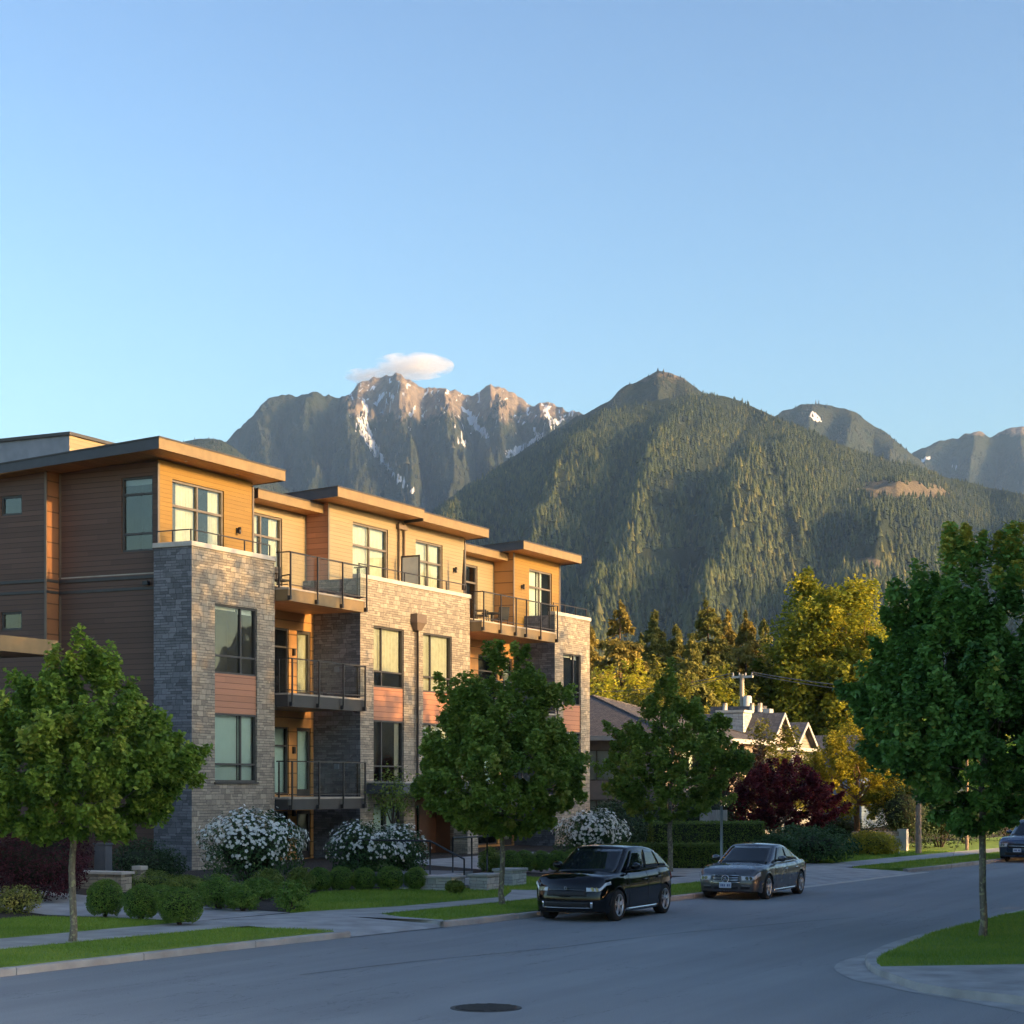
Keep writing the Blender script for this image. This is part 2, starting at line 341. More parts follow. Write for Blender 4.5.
def asphalt():
    m, nt, b = newmat('asphalt'); b.inputs['Roughness'].default_value = .82; b.inputs['Specular IOR Level'].default_value = .35
    tc = N(nt, 'ShaderNodeTexCoord'); L = nt.links.new
    big = N(nt, 'ShaderNodeTexNoise', Scale=.12, Detail=5.0); L(tc.outputs['Object'], big.inputs['Vector'])
    mp = N(nt, 'ShaderNodeMapping'); mp.inputs['Scale'].default_value = (.05, .9, 1); L(tc.outputs['Object'], mp.inputs[0])
    trk = N(nt, 'ShaderNodeTexNoise', Scale=1.0, Detail=3.0); L(mp.outputs[0], trk.inputs['Vector'])
    fine = N(nt, 'ShaderNodeTexNoise', Scale=38.0, Detail=5.0, Roughness=.75); L(tc.outputs['Object'], fine.inputs['Vector'])
    vo = N(nt, 'ShaderNodeTexVoronoi', Scale=55.0); L(tc.outputs['Object'], vo.inputs['Vector'])
    a1 = N(nt, 'ShaderNodeMath', operation='ADD'); L(big.outputs[0], a1.inputs[0]); L(trk.outputs[0], a1.inputs[1])
    a2 = N(nt, 'ShaderNodeMath', operation='MULTIPLY_ADD'); a2.inputs[1].default_value = 1.3; L(fine.outputs[0], a2.inputs[0]); L(a1.outputs[0], a2.inputs[2])
    r = ramp(nt, [(.34, (.2, .205, .205)), (.5, (.275, .28, .28)), (.66, (.36, .365, .36))], None)
    md = N(nt, 'ShaderNodeMath', operation='MULTIPLY'); md.inputs[1].default_value = .303; L(a2.outputs[0], md.inputs[0]); L(md.outputs[0], r.inputs[0])
    # long cracks
    mp2 = N(nt, 'ShaderNodeMapping'); mp2.inputs['Scale'].default_value = (.035, .16, 1); L(tc.outputs['Object'], mp2.inputs[0])
    wv = N(nt, 'ShaderNodeTexNoise', Scale=2.6, Detail=7.0, Roughness=.6); L(mp2.outputs[0], wv.inputs['Vector'])
    ab = N(nt, 'ShaderNodeMath', operation='SUBTRACT'); ab.inputs[1].default_value = .5; L(wv.outputs[0], ab.inputs[0])
    ab2 = N(nt, 'ShaderNodeMath', operation='ABSOLUTE'); L(ab.outputs[0], ab2.inputs[0])
    ck = N(nt, 'ShaderNodeMath', operation='LESS_THAN'); ck.inputs[1].default_value = .0011; L(ab2.outputs[0], ck.inputs[0])
    ckm = N(nt, 'ShaderNodeMath', operation='MULTIPLY'); ckm.inputs[1].default_value = .45; L(ck.outputs[0], ckm.inputs[0])
    mx = N(nt, 'ShaderNodeMix', data_type='RGBA'); mx.inputs[7].default_value = (.03, .03, .032, 1); L(ckm.outputs[0], mx.inputs[0]); L(r.outputs[0], mx.inputs[6])
    L(mx.outputs[2], b.inputs['Base Color'])
    bp = N(nt, 'ShaderNodeBump', Strength=.55, Distance=.012); L(vo.outputs['Distance'], bp.inputs['Height']); L(bp.outputs[0], b.inputs['Normal'])
    return m
M['asphalt'] = asphalt()

o = MB().poly([(-6500, -600, 0), (7500, -600, 0), (7500, 10300, 0), (-6500, 10300, 0)]).build('ground', M['terrain'], uv=False, origin=(0, 0, .05))
o.rotation_euler = (0, 0, 0); o.location = (0, 0, -.05); tag(o, kind='structure')

# road: one sheet from the left kerb across the junction to the right
mb = MB(); ss = list(np.linspace(-60, 220, 141))
mb.grid([[(s, kerb(s) + .05, 0), (s, min(kerb(s) - 4, 10), 0), (s, -18 if s < 60 else 6 - (s - 60) * .14, 0), (s, -60 if s < 34 else (-22 if s < 60 else -10 - (s - 60) * .2), 0)] for s in ss], smooth=False)
tag(mb.build('road', M['asphalt'], uv=False), kind='structure')

def strip(mb, s0, s1, o0, o1, z0, z1, step=1.0):
    n = max(2, int((s1 - s0) / step) + 1)
    f0 = o0 if callable(o0) else (lambda s: kerb(s) + o0); f1 = o1 if callable(o1) else (lambda s: kerb(s) + o1)
    mb.grid([[(s, f0(s), z0), (s, f1(s), z1)] for s in np.linspace(s0, s1, n)], smooth=False)
def slab_strip(mb, s0, s1, o0, o1, z0, z1, step=1.0):
    """solid strip following the kerb line"""
    n = max(2, int(abs(s1 - s0) / step) + 1)
    f0 = o0 if callable(o0) else (lambda s: kerb(s) + o0); f1 = o1 if callable(o1) else (lambda s: kerb(s) + o1)
    mb.grid([[(s, f0(s), z0), (s, f0(s), z1 - .02), (s, f0(s) + .02, z1), (s, f1(s), z1), (s, f1(s), z0)] for s in np.linspace(s0, s1, n)], smooth=False)
    for s in (s0, s1): mb.poly([(s, f0(s), z0), (s, f0(s), z1 - .02), (s, f0(s) + .02, z1), (s, f1(s), z1), (s, f1(s), z0)])

# kerbs: cast lengths with open joints
mb = MB()
for a, b in ((-60, 33.2), (36.4, 55.2), (66.2, 200)):
    s = a
    while s < b - .2:
        e = min(b, s + (3.05 if s > 5 else 12)); slab_strip(mb, s + .012, e - .012, 0.0, .17, -.03, .13 + random.uniform(-.004, .006), 1.0); s = e
for pts in ([(36.42, kerb(36.4) + .0, 0), (36.62, kerb(36.6) + .2, 0), (37.0, kerb(37) + 1.5, 0), (37.7, kerb(37.7) + 2.5, 0)],):
    mb.grid([[(p[0] - .16, p[1] - .0, -.02), (p[0] - .15, p[1], .135), (p[0] + .03, p[1] + .0, .152), (p[0] + .03, p[1], .0)] for p in pts], smooth=False)
tag(mb.build('kerb', M['concrete'], uv=False), kind='structure')

yard = MB()
strip(yard, -60, 200, .17, 2.55, .0, .06, 2); strip(yard, -60, 200, 2.55, 4.3, .06, .14, 2)
strip(yard, -60, 200, 4.3, lambda s: 28.5, .15, .15, 2); strip(yard, -60, 200, lambda s: 28.5, lambda s: 33, .15, .41, 2)
strip(yard, -60, 200, lambda s: 33, lambda s: 75, .41, .41, 2)
tag(yard.build('yard_soil', M['mulch'], uv=False), kind='structure')

def lawn_poly(name, pts, z=.16, kind='structure', mat='lawn'):
    o = MB().prism(pts, z - .14, z).build(name, M[mat], uv=False); return tag(o, kind=kind)
def kline(s0, s1, off, n=14): return [(s, kerb(s) + off) for s in np.linspace(s0, s1, n)]
LAWNS = []
def lawn(pts, z):
    LAWNS.append((pts, z)); lawn_poly('lawn', [q[:2] for q in pts], z)
rnd = lambda pts: pts
# verge before the drive: its end rounds off at the apron
lawn(kline(-30, 32.9, .18, 30) + [(33.0, kerb(33) + .9), (32.9, kerb(33) + 1.8)] + kline(32.7, -30, 2.5, 30), .145)
lawn([(37.6, kerb(37.6) + 2.45), (37.0, kerb(37) + 1.5), (36.6, kerb(36.6) + .18)] + kline(37, 45.6, .18, 8) + kline(45.4, 38.2, 2.45, 8), .145)
lawn(kline(47.0, 55.0, .18, 8) + kline(54.6, 47.0, 2.45, 8), .145)
lawn([(66.0, kerb(66) + 1.9), (66.8, kerb(66.8) + .5)] + kline(68, 120, .18, 20) + kline(120, 66.8, 2.2, 20), .145)
lawn(kline(-30, 33.4, 4.3, 24) + [(33.6, 26.5), (33.2, 28.4), (20, 28.8), (-30, 30)], .165)
P_ = [G(*p, .16) for p in ((290, 912.5), (400, 906), (505, 896.5), (512, 891), (500, 887.5), (430, 889), (372, 889.5), (320, 892), (296, 900), (300, 905))]
lawn(P_, .165)
lawn(kline(48.0, 54.5, 4.3, 8) + [(54.3, 26.0), (56, 28.2), (47.5, 28.4)], .165)
lawn(kline(69.5, 120, 4.0, 16) + [(120, 22), (100, 23.5), (69.3, 28)], .165)

mb = MB()
for k in range(76):                                        # pavement flags with open joints
    a = -60 + k * 1.512
    strip(mb, a, min(54.8, a + 1.497), 2.5, 4.3, .155, .158, .75)
for k in range(42): strip(mb, 66.0 + k * 1.512, 66.0 + k * 1.512 + 1.497, 2.25, 4.0, .155, .158, .75)
tag(mb.build('pavement', M['concrete'], uv=False), kind='structure')
mb = MB()
strip(mb, 33.15, 36.45, -.02, .17, .012, .06, .5); strip(mb, 33.15, 36.5, .17, 2.5, .06, .158, .5)
mb.poly([(36.5, kerb(36.5) + .17, .148), (36.9, kerb(37) + 1.5, .15), (37.6, kerb(37.6) + 2.5, .158), (36.5, kerb(36.5) + 2.5, .158)])
mb.poly([(33.7, 24.3, .162), (33.9, 28.5, .162), (38.3, 28.5, .162), (37.3, 25.2, .162), (37.0, 24.0, .162)]); mb.poly([(33.9, 28.5, .162), (34.3, 33, .424), (38.4, 33, .424), (38.3, 28.5, .162)]); mb.poly([(34.3, 33, .424), (34.3, 34.6, .424), (38.4, 34.6, .424), (38.4, 33, .424)])
mb.poly([(45.3, kerb(45) + 4.2, .162), (45.0, 24.4, .162), (44.7, 27, .162), (47.4, 27, .162), (47.8, 24, .162), (47.9, kerb(48) + 4.2, .162)])
strip(mb, 45.5, 47.1, .17, 2.5, .136, .158, .5)
strip(mb, 55.2, 66.2, -.25, .17, .01, .06, .5); strip(mb, 55.2, 66.2, .17, 2.3, .06, .158, .5)
strip(mb, 54.8, 69.4, 2.3, 4.3, .158, .16, .5); strip(mb, 57.5, 68.8, 4.3, lambda s: 28.5, .162, .162, .5); strip(mb, 57.5, 68.8, lambda s: 28.5, lambda s: 33, .162, .424, .5)
tag(mb.build('driveway', M['concrete'], uv=False), kind='structure')
# gutter line of lighter concrete in front of the second apron
mb = MB(); strip(mb, 54.0, 67.0, -.55, -.25, .006, .01, .5)
tag(mb.build('gutter', M['cap'], uv=False), kind='structure')

# a sealed crack running along the carriageway
mb = MB(); cr_ = [G(*p, 0.0) for p in ((300, 975), (380, 965.5), (430, 960), (500, 953.5), (560, 947.5), (610, 941), (650, 936.5), (690, 932), (730, 928.6), (800, 922), (860, 917))]
mb.grid([[(x + .02 * math.sin(i * 2.3), y - .016 - .008 * math.sin(i * 1.7), .004), (x + .02 * math.sin(i * 2.3), y + .016 + .008 * math.sin(i * 2.9), .004)] for i, (x, y) in enumerate(cr_)], smooth=False)
tag(mb.build('road_seam', plain('tar', (.05, .05, .052), .7), uv=False), kind='structure')
# corner island on the right
gut = [G(*p, 0.0) for p in ((1130, 1040), (1024, 1013), (946, 998), (904, 991), (877, 985), (855, 980.5), (844, 976), (837, 972), (834, 968), (836, 964.5), (843, 961), (853, 958), (866, 954.8))]
inn = [G(*p, 0.0) for p in ((1130, 1016), (1024, 1004), (952, 994.5), (915, 988), (895, 983), (880, 978), (871, 973), (866.5, 968), (865, 964), (867, 960), (872, 956.5), (882, 952), (898, 946))]
top_ = [G(*p, .13) for p in ((1130, 1006), (1024, 997), (955, 989.5), (920, 983.5), (903, 978.5), (890, 973.5), (881, 968.5), (877.5, 964), (876.5, 961), (878, 958), (882, 955), (889, 951.5), (902, 946))]
far = [(s, 9.35) for s in (40, 46, 60)] ; far2 = [(s, 9.3 - (s - 60) * .0) for s in (60,)]
mb = MB(); mb.grid([[(*g, .006), (*i, .02)] for g, i in zip(gut, inn)], smooth=False)
tag(mb.build('gutter', M['concrete'], uv=False), kind='structure')
def inset(a, b, t): return (a[0] + (b[0] - a[0]) * t, a[1] + (b[1] - a[1]) * t)
mb = MB(); rows = []
farin = [(38.0, 9.5), (44, 9.3), (60, 8.8), (75, 7.2), (110, 1)]
fin2 = [(38.0, 9.33), (44, 9.13), (60, 8.63), (75, 7.0), (110, .8)]
li = inn + farin; lt = top_ + fin2
for a, b in zip(li, lt): rows.append([(*a, -.03), (*a, .10), (*inset(a, b, .12), .13), (*b, .132)])
mb.grid(rows, smooth=False); tag(mb.build('kerb', M['concrete'], uv=False), kind='structure')
isl = [G(*p, .14) for p in ((881, 966.3), (876.5, 961), (878, 958), (882, 955), (889, 951.5), (902, 946))] + fin2 + [(110, -14), (60, -14), (38.5, -14)] + [G(*p, .14) for p in ((1130, 963), (1024, 964))]
LAWNS.append((isl[:8] + [(60, 2), (42, -2), isl[-2], isl[-1]], .142)); lawn_poly('lawn', isl, .142)
walk = top_[:8] + [G(*p, .13) for p in ((881, 966.0), (1024, 963.7), (1130, 962.7))]
lawn_poly('pavement', walk, .138, mat='concrete')

# manhole covers in the road
def manhole(px, py, r, label):
    c = G(px, py, 0); t = thing('manhole_cover', label, 'manhole cover', (c[0], c[1], 0.0))
    a = MB(); a.tube([(c[0], c[1], .001), (c[0], c[1], .006)], r, 32); a.build('frame', M['iron'], t)
    a = MB(); a.tube([(c[0], c[1], .006), (c[0], c[1], .012)], r * .88, 32)
    for k in range(-4, 5):
        h = math.sqrt(max(0, .78 - (k * .2) ** 2)) * r * .95
        a.box(c[0] + k * r * .2 - .014, c[0] + k * r * .2 + .014, c[1] - h, c[1] + h, .012, .018)
    a.build('lid', M['iron'], t)
M['iron'] = plain('cast_iron', (.045, .04, .036), .6, metal=.3, bump=.3)
manhole(486, 1008, .5, 'round dark iron manhole cover in the middle of the road at the front')

# ------------------------------------------------------------------ mountains
def terrain_mat(name, rock, green, green2, rockline, snow=False):
    m, nt, b = newmat(name); b.inputs['Roughness'].default_value = .95; b.inputs['Specular IOR Level'].default_value = .1; L = nt.links.new
    tc = N(nt, 'ShaderNodeTexCoord'); n = N(nt, 'ShaderNodeTexNoise', Scale=.012, Detail=9.0, Roughness=.7); L(tc.outputs['Object'], n.inputs['Vector'])
    g = ramp(nt, [(.35, green), (.65, green2)], n.outputs[0])
    n3 = N(nt, 'ShaderNodeTexNoise', Scale=.03, Detail=7.0, Roughness=.75); L(tc.outputs['Object'], n3.inputs['Vector'])
    rk = ramp(nt, [(.3, tuple(x * .55 for x in rock)), (.55, rock), (.75, tuple(min(1, x * 1.5) for x in rock))], n3.outputs[0])
    a = N(nt, 'ShaderNodeAttribute', attribute_name='rock'); ad = N(nt, 'ShaderNodeMath', operation='ADD'); L(a.outputs['Fac'], ad.inputs[0])
    n4 = N(nt, 'ShaderNodeMath', operation='MULTIPLY_ADD'); n4.inputs[1].default_value = .9; n4.inputs[2].default_value = -.45; L(n.outputs[0], n4.inputs[0]); L(n4.outputs[0], ad.inputs[1])
    f = ramp(nt, [(.42, (0, 0, 0)), (.58, (1, 1, 1))], ad.outputs[0])
    mx = N(nt, 'ShaderNodeMix', data_type='RGBA'); L(f.outputs[0], mx.inputs[0]); L(g.outputs[0], mx.inputs[6]); L(rk.outputs[0], mx.inputs[7])
    out = mx.outputs[2]
    s = N(nt, 'ShaderNodeAttribute', attribute_name='snow'); sa = N(nt, 'ShaderNodeMath', operation='MULTIPLY_ADD'); sa.inputs[1].default_value = .5; L(n3.outputs[0], sa.inputs[0]); L(s.outputs['Fac'], sa.inputs[2])
    sf = ramp(nt, [(.7, (0, 0, 0)), (.76, (1, 1, 1))], sa.outputs[0]); m2 = N(nt, 'ShaderNodeMix', data_type='RGBA'); m2.inputs[7].default_value = (.82, .84, .88, 1)
    L(sf.outputs[0], m2.inputs[0]); L(out, m2.inputs[6]); L(m2.outputs[2], b.inputs['Base Color'])
    bp = N(nt, 'ShaderNodeBump', Strength=1.0, Distance=30.0); L(n3.outputs[0], bp.inputs['Height']); L(bp.outputs[0], b.inputs['Normal'])
    return m
M['mountain'] = terrain_mat('mountain_rock', (.30, .235, .165), (.035, .05, .025), (.06, .065, .035), 0)
M['hill'] = terrain_mat('hill_ground', (.24, .19, .11), (.035, .05, .022), (.055, .065, .03), 0)

def mountain(name, sil, D, Y0, c0, c1, dc, nv, spines, A, seed, mat, wob=0, rockfn=None, snow=(), prof=1.25, jag=1.5, fineA=18, back=.35, A2=120, rs_=420, crag=0, upper=False):
    """relief between a skyline at distance D and its foot at Y0; spines: (skyline column, foot column) of its buttresses"""
    c = np.arange(c0, c1 + .1, dc); sx, sy = zip(*sil)
    k = np.linspace(0, len(sx) - 1, 1)
    e = HOR - np.interp(c, sx, sy)
    ker = np.hanning(max(3, int(14 / dc) | 1)); ker /= ker.sum(); pad = len(ker) // 2
    e = np.convolve(np.pad(e, pad, mode='edge'), ker, mode='valid')
    e = e + jag * 2 * (fbm(c / 9, c * 0 + seed, seed, 4) - .5) + jag * 1.6 * (fbm(c / 34, c * 0 + 3, seed + 5, 3) - .5)
    v = np.concatenate([np.linspace(0, 1, nv), 1 + np.linspace(0.02, back, nv // 5)])
    C, V = np.meshgrid(c, v)              # V 0 foot .. 1 skyline .. >1 behind
    Dc = D + wob * (fbm(C / 120, C * 0, seed + 9, 3) - .5) * 2
    E = np.broadcast_to(e, C.shape)
    warp = (fbm(C / 60, V * 5, seed + 2, 3) - .5) * 60
    g = np.ones_like(C); near = np.full(C.shape, 1e9)
    sp = sorted(spines)
    pos = [a + (b - a) * (1 - np.minimum(V, 1)) + warp * (1 - np.minimum(V, 1)) ** .5 * .9 for a, b in sp]
    for i in range(len(pos) - 1):
        wd = np.maximum(pos[i + 1] - pos[i], 1); t = (C - pos[i]) / wd; ins = (t >= 0) & (t < 1)
        g = np.where(ins, np.abs(2 * t - 1) ** .85 * np.minimum(1, 1) + (1 - np.minimum(1, wd / 90)) * .3, g)
    Vc = np.minimum(V, 1)
    Y = Y0 + (Dc - Y0) * V
    Zr = CAMZ + E / FPX * Dc
    z = Zr * Vc ** prof
    bump = np.clip(4 * Vc * (1 - Vc), 0, 1) ** .6
    z = z - A * (1 - g) * bump * (np.clip((Vc - .25) / .5, 0, 1) if upper else 1)
    xw = (C - 512) / FPX * Y; wx = xw / rs_ + (fbm(xw / 900, Y / 900, seed + 6, 3) - .5) * 1.6; wy = Y / (rs_ * 1.25) + (fbm(xw / 900 + 7, Y / 900, seed + 8, 3) - .5) * 1.6
    rg = 0
    for q in range(4): rg = rg + (1 - np.abs(2 * vnoise(wx * 2 ** q, wy * 2 ** q, seed + 50 + q) - 1)) * .5 ** q
    z = z + (rg / 1.875 - .5) * A2 * np.clip(3.2 * (1 - Vc), 0, 1) * np.minimum(1, Vc * 5)
    z = z + (fbm(C / 16, V * 22, seed + 3, 5) - .5) * 2 * fineA * np.clip(3 * (1 - Vc), .0, 1) * np.minimum(1, Vc * 5)
    if crag: z = z + crag * (1 - np.abs(2 * fbm(C / 5.5 + V * 9, V * 46, seed + 70, 4) - 1) - .5) * np.clip(9 * (1 - Vc), 0, 1) * np.minimum(1, Vc * 6)
    lim = CAMZ + (E - .4) / FPX * Y
    z = np.where(V < .995, np.minimum(z, lim), z)
    z = np.where(V > 1, Zr * (1 - ((V - 1) / back) ** 1.3 * .8), z)
    z = np.where(Vc < .02, -8, z)
    X = (C - 512) / FPX * Y
    nr, nc = C.shape; idx = np.arange(nr * nc).reshape(nr, nc)
    F = np.stack([idx[:-1, :-1], idx[:-1, 1:], idx[1:, 1:], idx[1:, :-1]], -1).reshape(-1, 4)
    PY = HOR - (z - CAMZ) / Y * FPX
    rock = rockfn(C, PY, V) if rockfn else np.zeros_like(C)
    sn = np.zeros_like(C)
    for pts, wd in snow:
        d = np.full(C.shape, 1e9)
        for (xa, ya), (xb, yb) in zip(pts[:-1], pts[1:]):
            t = np.clip(((C - xa) * (xb - xa) + (PY - ya) * (yb - ya)) / ((xb - xa) ** 2 + (yb - ya) ** 2), 0, 1)
            d = np.minimum(d, np.hypot(C - xa - t * (xb - xa), PY - ya - t * (yb - ya)))
        d = d + (fbm(C / 2.6, PY / 2.6, seed + 80, 3) - .5) * 5.5
        sn = np.maximum(sn, np.clip(1 - d / (wd * 1.6), -.2, 1) * .95)
    if snow and len(snow) > 4: sn = np.maximum(sn, np.clip((fbm(C / 3.2, PY / 4.2, seed + 90, 4) - .60) * 8, 0, .62) * np.clip((446 - PY) / 14, 0, 1) * np.clip((C - 338) / 12, 0, 1))
    o = np_mesh(name, np.stack([X, Y, z], -1).reshape(-1, 3), F, mat, tone={'rock': rock.ravel(), 'snow': sn.ravel()}, smooth=True)
    tag(o, kind='structure'); return c, v, X, Y, z, PY

def interp_grid(c, v, A_, ci, vi):
    fc = np.clip((ci - c[0]) / (c[1] - c[0]), 0, len(c) - 1.001); fv = np.interp(vi, v, np.arange(len(v))); fv = np.clip(fv, 0, len(v) - 1.001)
    i = fc.astype(int); j = fv.astype(int); a = fc - i; b = fv - j
    return A_[j, i] * (1 - a) * (1 - b) + A_[j, i + 1] * a * (1 - b) + A_[j + 1, i] * (1 - a) * b + A_[j + 1, i + 1] * a * b

HILL = [(-400, 700), (0, 690), (300, 600), (400, 538), (437, 508), (480, 479), (510, 459), (550, 437), (580, 421), (600, 413), (620, 407), (645, 402.5), (670, 398), (690, 394.5), (708, 394), (724, 396), (740, 401), (770, 415), (800, 427), (830, 440), (850, 448), (900, 463), (950, 478), (1024, 495), (1120, 520), (1400, 590), (1700, 640)]
hill = mountain('hill', HILL, 4100, 1500, -300, 1650, 3.0, 110, [(300, 250), (470, 380), (610, 455), (705, 560), (810, 670), (930, 830), (1080, 1010), (1300, 1250)], 95, 3, M['hill'], wob=250, A2=190, rs_=700,
                rockfn=lambda C, PY, V: np.clip(1.6 - np.hypot((C - 890) / 36, (PY - 489) / 9), 0, .9) + np.clip(1.4 - np.hypot((C - 930) / 20, (PY - 492) / 6), 0, .9) + np.clip(1.5 - np.hypot((C - 702) / 12, (PY - 570) / 5), 0, .9) + np.clip(1.5 - np.hypot((C - 866) / 16, (PY - 565) / 7), 0, .8), prof=1.1, jag=1.0)
SUMMIT = [(380, 580), (437, 508), (480, 479), (520, 452), (550, 433), (575, 418), (590, 411), (600, 406), (611, 400.5), (618, 390.5), (626, 385.5), (636, 382.5), (645, 376), (653, 372), (660, 370), (668, 372), (676, 374.5), (684, 379), (692, 383), (700, 390), (712, 397), (740, 412), (800, 450), (880, 500)]
summit = mountain('hill', SUMMIT, 5000, 3600, 400, 870, 2.0, 80, [(440, 420), (575, 545), (612, 590), (660, 640), (690, 700), (760, 800)], 90, 61, M['mountain'], A2=150, rs_=420, jag=1.8, crag=26, rockfn=lambda C, PY, V: .1 + np.clip((392 - PY) / 12, 0, 1) * .42)
LEFTM = [(-300, 620), (60, 560), (150, 510), (200, 470), (228, 441), (240, 426), (250, 416), (268, 404), (285, 397), (300, 393), (318, 392), (328, 396), (338, 399), (348, 396), (357, 388), (368, 383), (378, 375.5), (386, 377), (400, 373.5), (410, 378), (420, 385), (432, 389.5), (445, 392), (455, 394), (468, 396), (478, 392), (488, 388), (498, 389), (508, 393), (520, 398), (531, 404), (540, 406), (550, 404.5), (562, 408), (575, 411), (600, 424), (640, 440), (700, 470), (800, 520), (900, 560)]
snow = [([(363, 424), (369, 440), (376, 452)], 5.5), ([(376, 452), (390, 468), (402, 482), (412, 492)], 2.6), ([(470, 419), (478, 427), (487, 436)], 3.4), ([(455, 436), (466, 444)], 3.2), ([(508, 454), (520, 449), (532, 444)], 5.0), ([(362, 398), (368, 412), (364, 424)], 2), ([(462, 408), (476, 420)], 2), ([(536, 438), (542, 435)], 3), ([(546, 414), (556, 422)], 2.2), ([(385, 392), (376, 404)], 2)]
leftm = mountain('mountains', LEFTM, 7600, 4600, -260, 860, 1.6, 190, [(60, 40), (215, 150), (262, 236), (312, 282), (345, 350), (402, 440), (446, 470), (490, 505), (540, 560), (620, 640), (720, 760)], 250, 11, M['mountain'], wob=300,
         rockfn=lambda C, PY, V: np.clip((436 - PY) / 30, 0, 1) * .5 * np.clip((C - 332) / 26, 0, 1) + .18, snow=snow, prof=1.2, jag=5.0, fineA=110, A2=480, rs_=430, crag=90, upper=True)  # pale rock over dark forest also paints the shadow line across the peaks
NEARL = [(-300, 560), (60, 500), (150, 455), (185, 442), (196, 439.5), (210, 437.5), (222, 439.5), (233, 447), (245, 457), (262, 472), (300, 500), (360, 540), (420, 580)]
nearl = mountain('hills', NEARL, 5600, 4000, -260, 430, 2.5, 60, [(100, 80), (210, 190), (260, 270), (330, 350)], 120, 21, M['hill'], jag=1.4)
FARA = [(600, 560), (680, 470), (740, 432), (775, 416), (790, 408.5), (805, 405), (815, 403), (828, 405), (842, 408), (858, 414), (872, 424), (884, 431), (898, 443), (910, 452), (930, 470), (960, 500)]
fara = mountain('mountains', FARA, 7000, 4800, 600, 980, 1.8, 90, [(640, 600), (745, 700), (812, 770), (850, 840), (893, 890), (940, 950)], 260, 31, M['mountain'], rockfn=lambda C, PY, V: .2 + 0 * C, snow=[([(812, 414), (818, 420)], 3.2)], jag=2.0, fineA=40, A2=260, rs_=450, crag=30, upper=True)
FARB = [(840, 520), (880, 478), (905, 461), (918, 452), (930, 445), (940, 440), (948, 437), (957, 438), (962, 435), (966, 432), (971, 433.5), (975, 430.5), (980, 431), (985, 434), (990, 438), (998, 435), (1010, 430.5), (1024, 428), (1060, 415), (1120, 400), (1200, 420), (1400, 470)]
farb = mountain('mountains', FARB, 8800, 6000, 830, 1380, 1.8, 90, [(860, 840), (925, 900), (973, 960), (1024, 1010), (1110, 1090), (1250, 1250)], 300, 41, M['mountain'], rockfn=lambda C, PY, V: .2 + .4 * np.clip((440 - PY) / 8, 0, 1), snow=[([(922, 460), (930, 458)], 2.2), ([(950, 465), (956, 466)], 2)], jag=2.4, fineA=50, A2=320, rs_=500, crag=36, upper=True)

mountain('hills', [(1400, 600), (1600, 520), (1900, 450), (2300, 410), (2800, 400), (3300, 430), (3800, 480), (4200, 600)], 3400, 2300, 1400, 4200, 12.0, 40, [(1500, 1480), (1900, 1850), (2400, 2350), (3000, 3050), (3700, 3800)], 90, 71, M['hill'], A2=100)  # unseen ridge off to the right, added to darken the window reflections
# ------------------------------------------------------------------ conifer forest on the slopes: far too many to count
def forest(name, g, n, cr, hmean, mat, seed, vlo=.05, vhi=1.0, clear=(), vpow=1.0, edge=False):
    rs = np.random.RandomState(seed); c, v, X, Y, Z, PY = g
    ci = rs.uniform(cr[0], cr[1], n); vi = vlo + (vhi - vlo) * rs.rand(n) ** vpow
    dens = fbm(ci / 22, vi * 16, seed, 3); keep = rs.rand(n) < np.clip((dens - .22) * 3.2, .12, 1)
    x = interp_grid(c, v, X, ci, vi); y = interp_grid(c, v, Y, ci, vi); z = interp_grid(c, v, Z, ci, vi); py = interp_grid(c, v, PY, ci, vi)
    for (cx, cyy, rx, ry) in clear: keep &= np.hypot((ci - cx) / rx, (py - cyy) / ry) > rs.uniform(.75, 1.15, n)
    x, y, z, ci, vi = x[keep], y[keep], z[keep], ci[keep], vi[keep]; n = len(x)
    h = hmean * np.exp(rs.normal(0, .25, n)) * (1.15 - .74 * np.clip(vi, 0, 1)); r = h * rs.uniform(.2, .31, n); tone = np.clip(.48 + rs.normal(0, .24, n) + (fbm(ci / 30, vi * 9, seed + 4, 3) - .5) * .8, 0, 1)
    Vs, Fs, Ts = [], [], []; base = 0
    for (zb, zt, rr) in ((.06, .62, 1.0), (.36, .84, .7), (.62, 1.0, .42)):
        a = rs.uniform(0, 6.28, n); kk = 6
        ring = [np.stack([x + r * rr * rs.uniform(.65, 1.25, n) * np.cos(a + q * 6.2832 / kk), y + r * rr * rs.uniform(.65, 1.25, n) * np.sin(a + q * 6.2832 / kk), z + h * (zb + rs.uniform(-.05, .05, n))], -1) for q in range(kk)]
        ap = np.stack([x + rs.normal(0, .02, n) * h, y, z + h * zt], -1)
        blk = np.stack(ring + [ap], 1)      # n,kk+1,3
        ids = base + np.arange(n)[:, None] * (kk + 1)
        f = np.stack([np.stack([ids[:, 0] + q, ids[:, 0] + (q + 1) % kk, ids[:, 0] + kk], -1) for q in range(kk)], 1)
        Vs.append(blk.reshape(-1, 3)); Fs.append(f.reshape(-1, 3)); Ts.append(np.repeat(tone, kk + 1)); base += n * (kk + 1)
    o = np_mesh(name, np.concatenate(Vs), np.concatenate(Fs), mat, tone=np.concatenate(Ts)); tag(o, kind='stuff'); return o
M['forest'] = leaf_mat('forest_needles', [(0, (.012, .022, .012)), (.45, (.05, .068, .02)), (.8, (.08, .092, .027)), (1, (.135, .13, .035))], trans=.15, rough=.8)
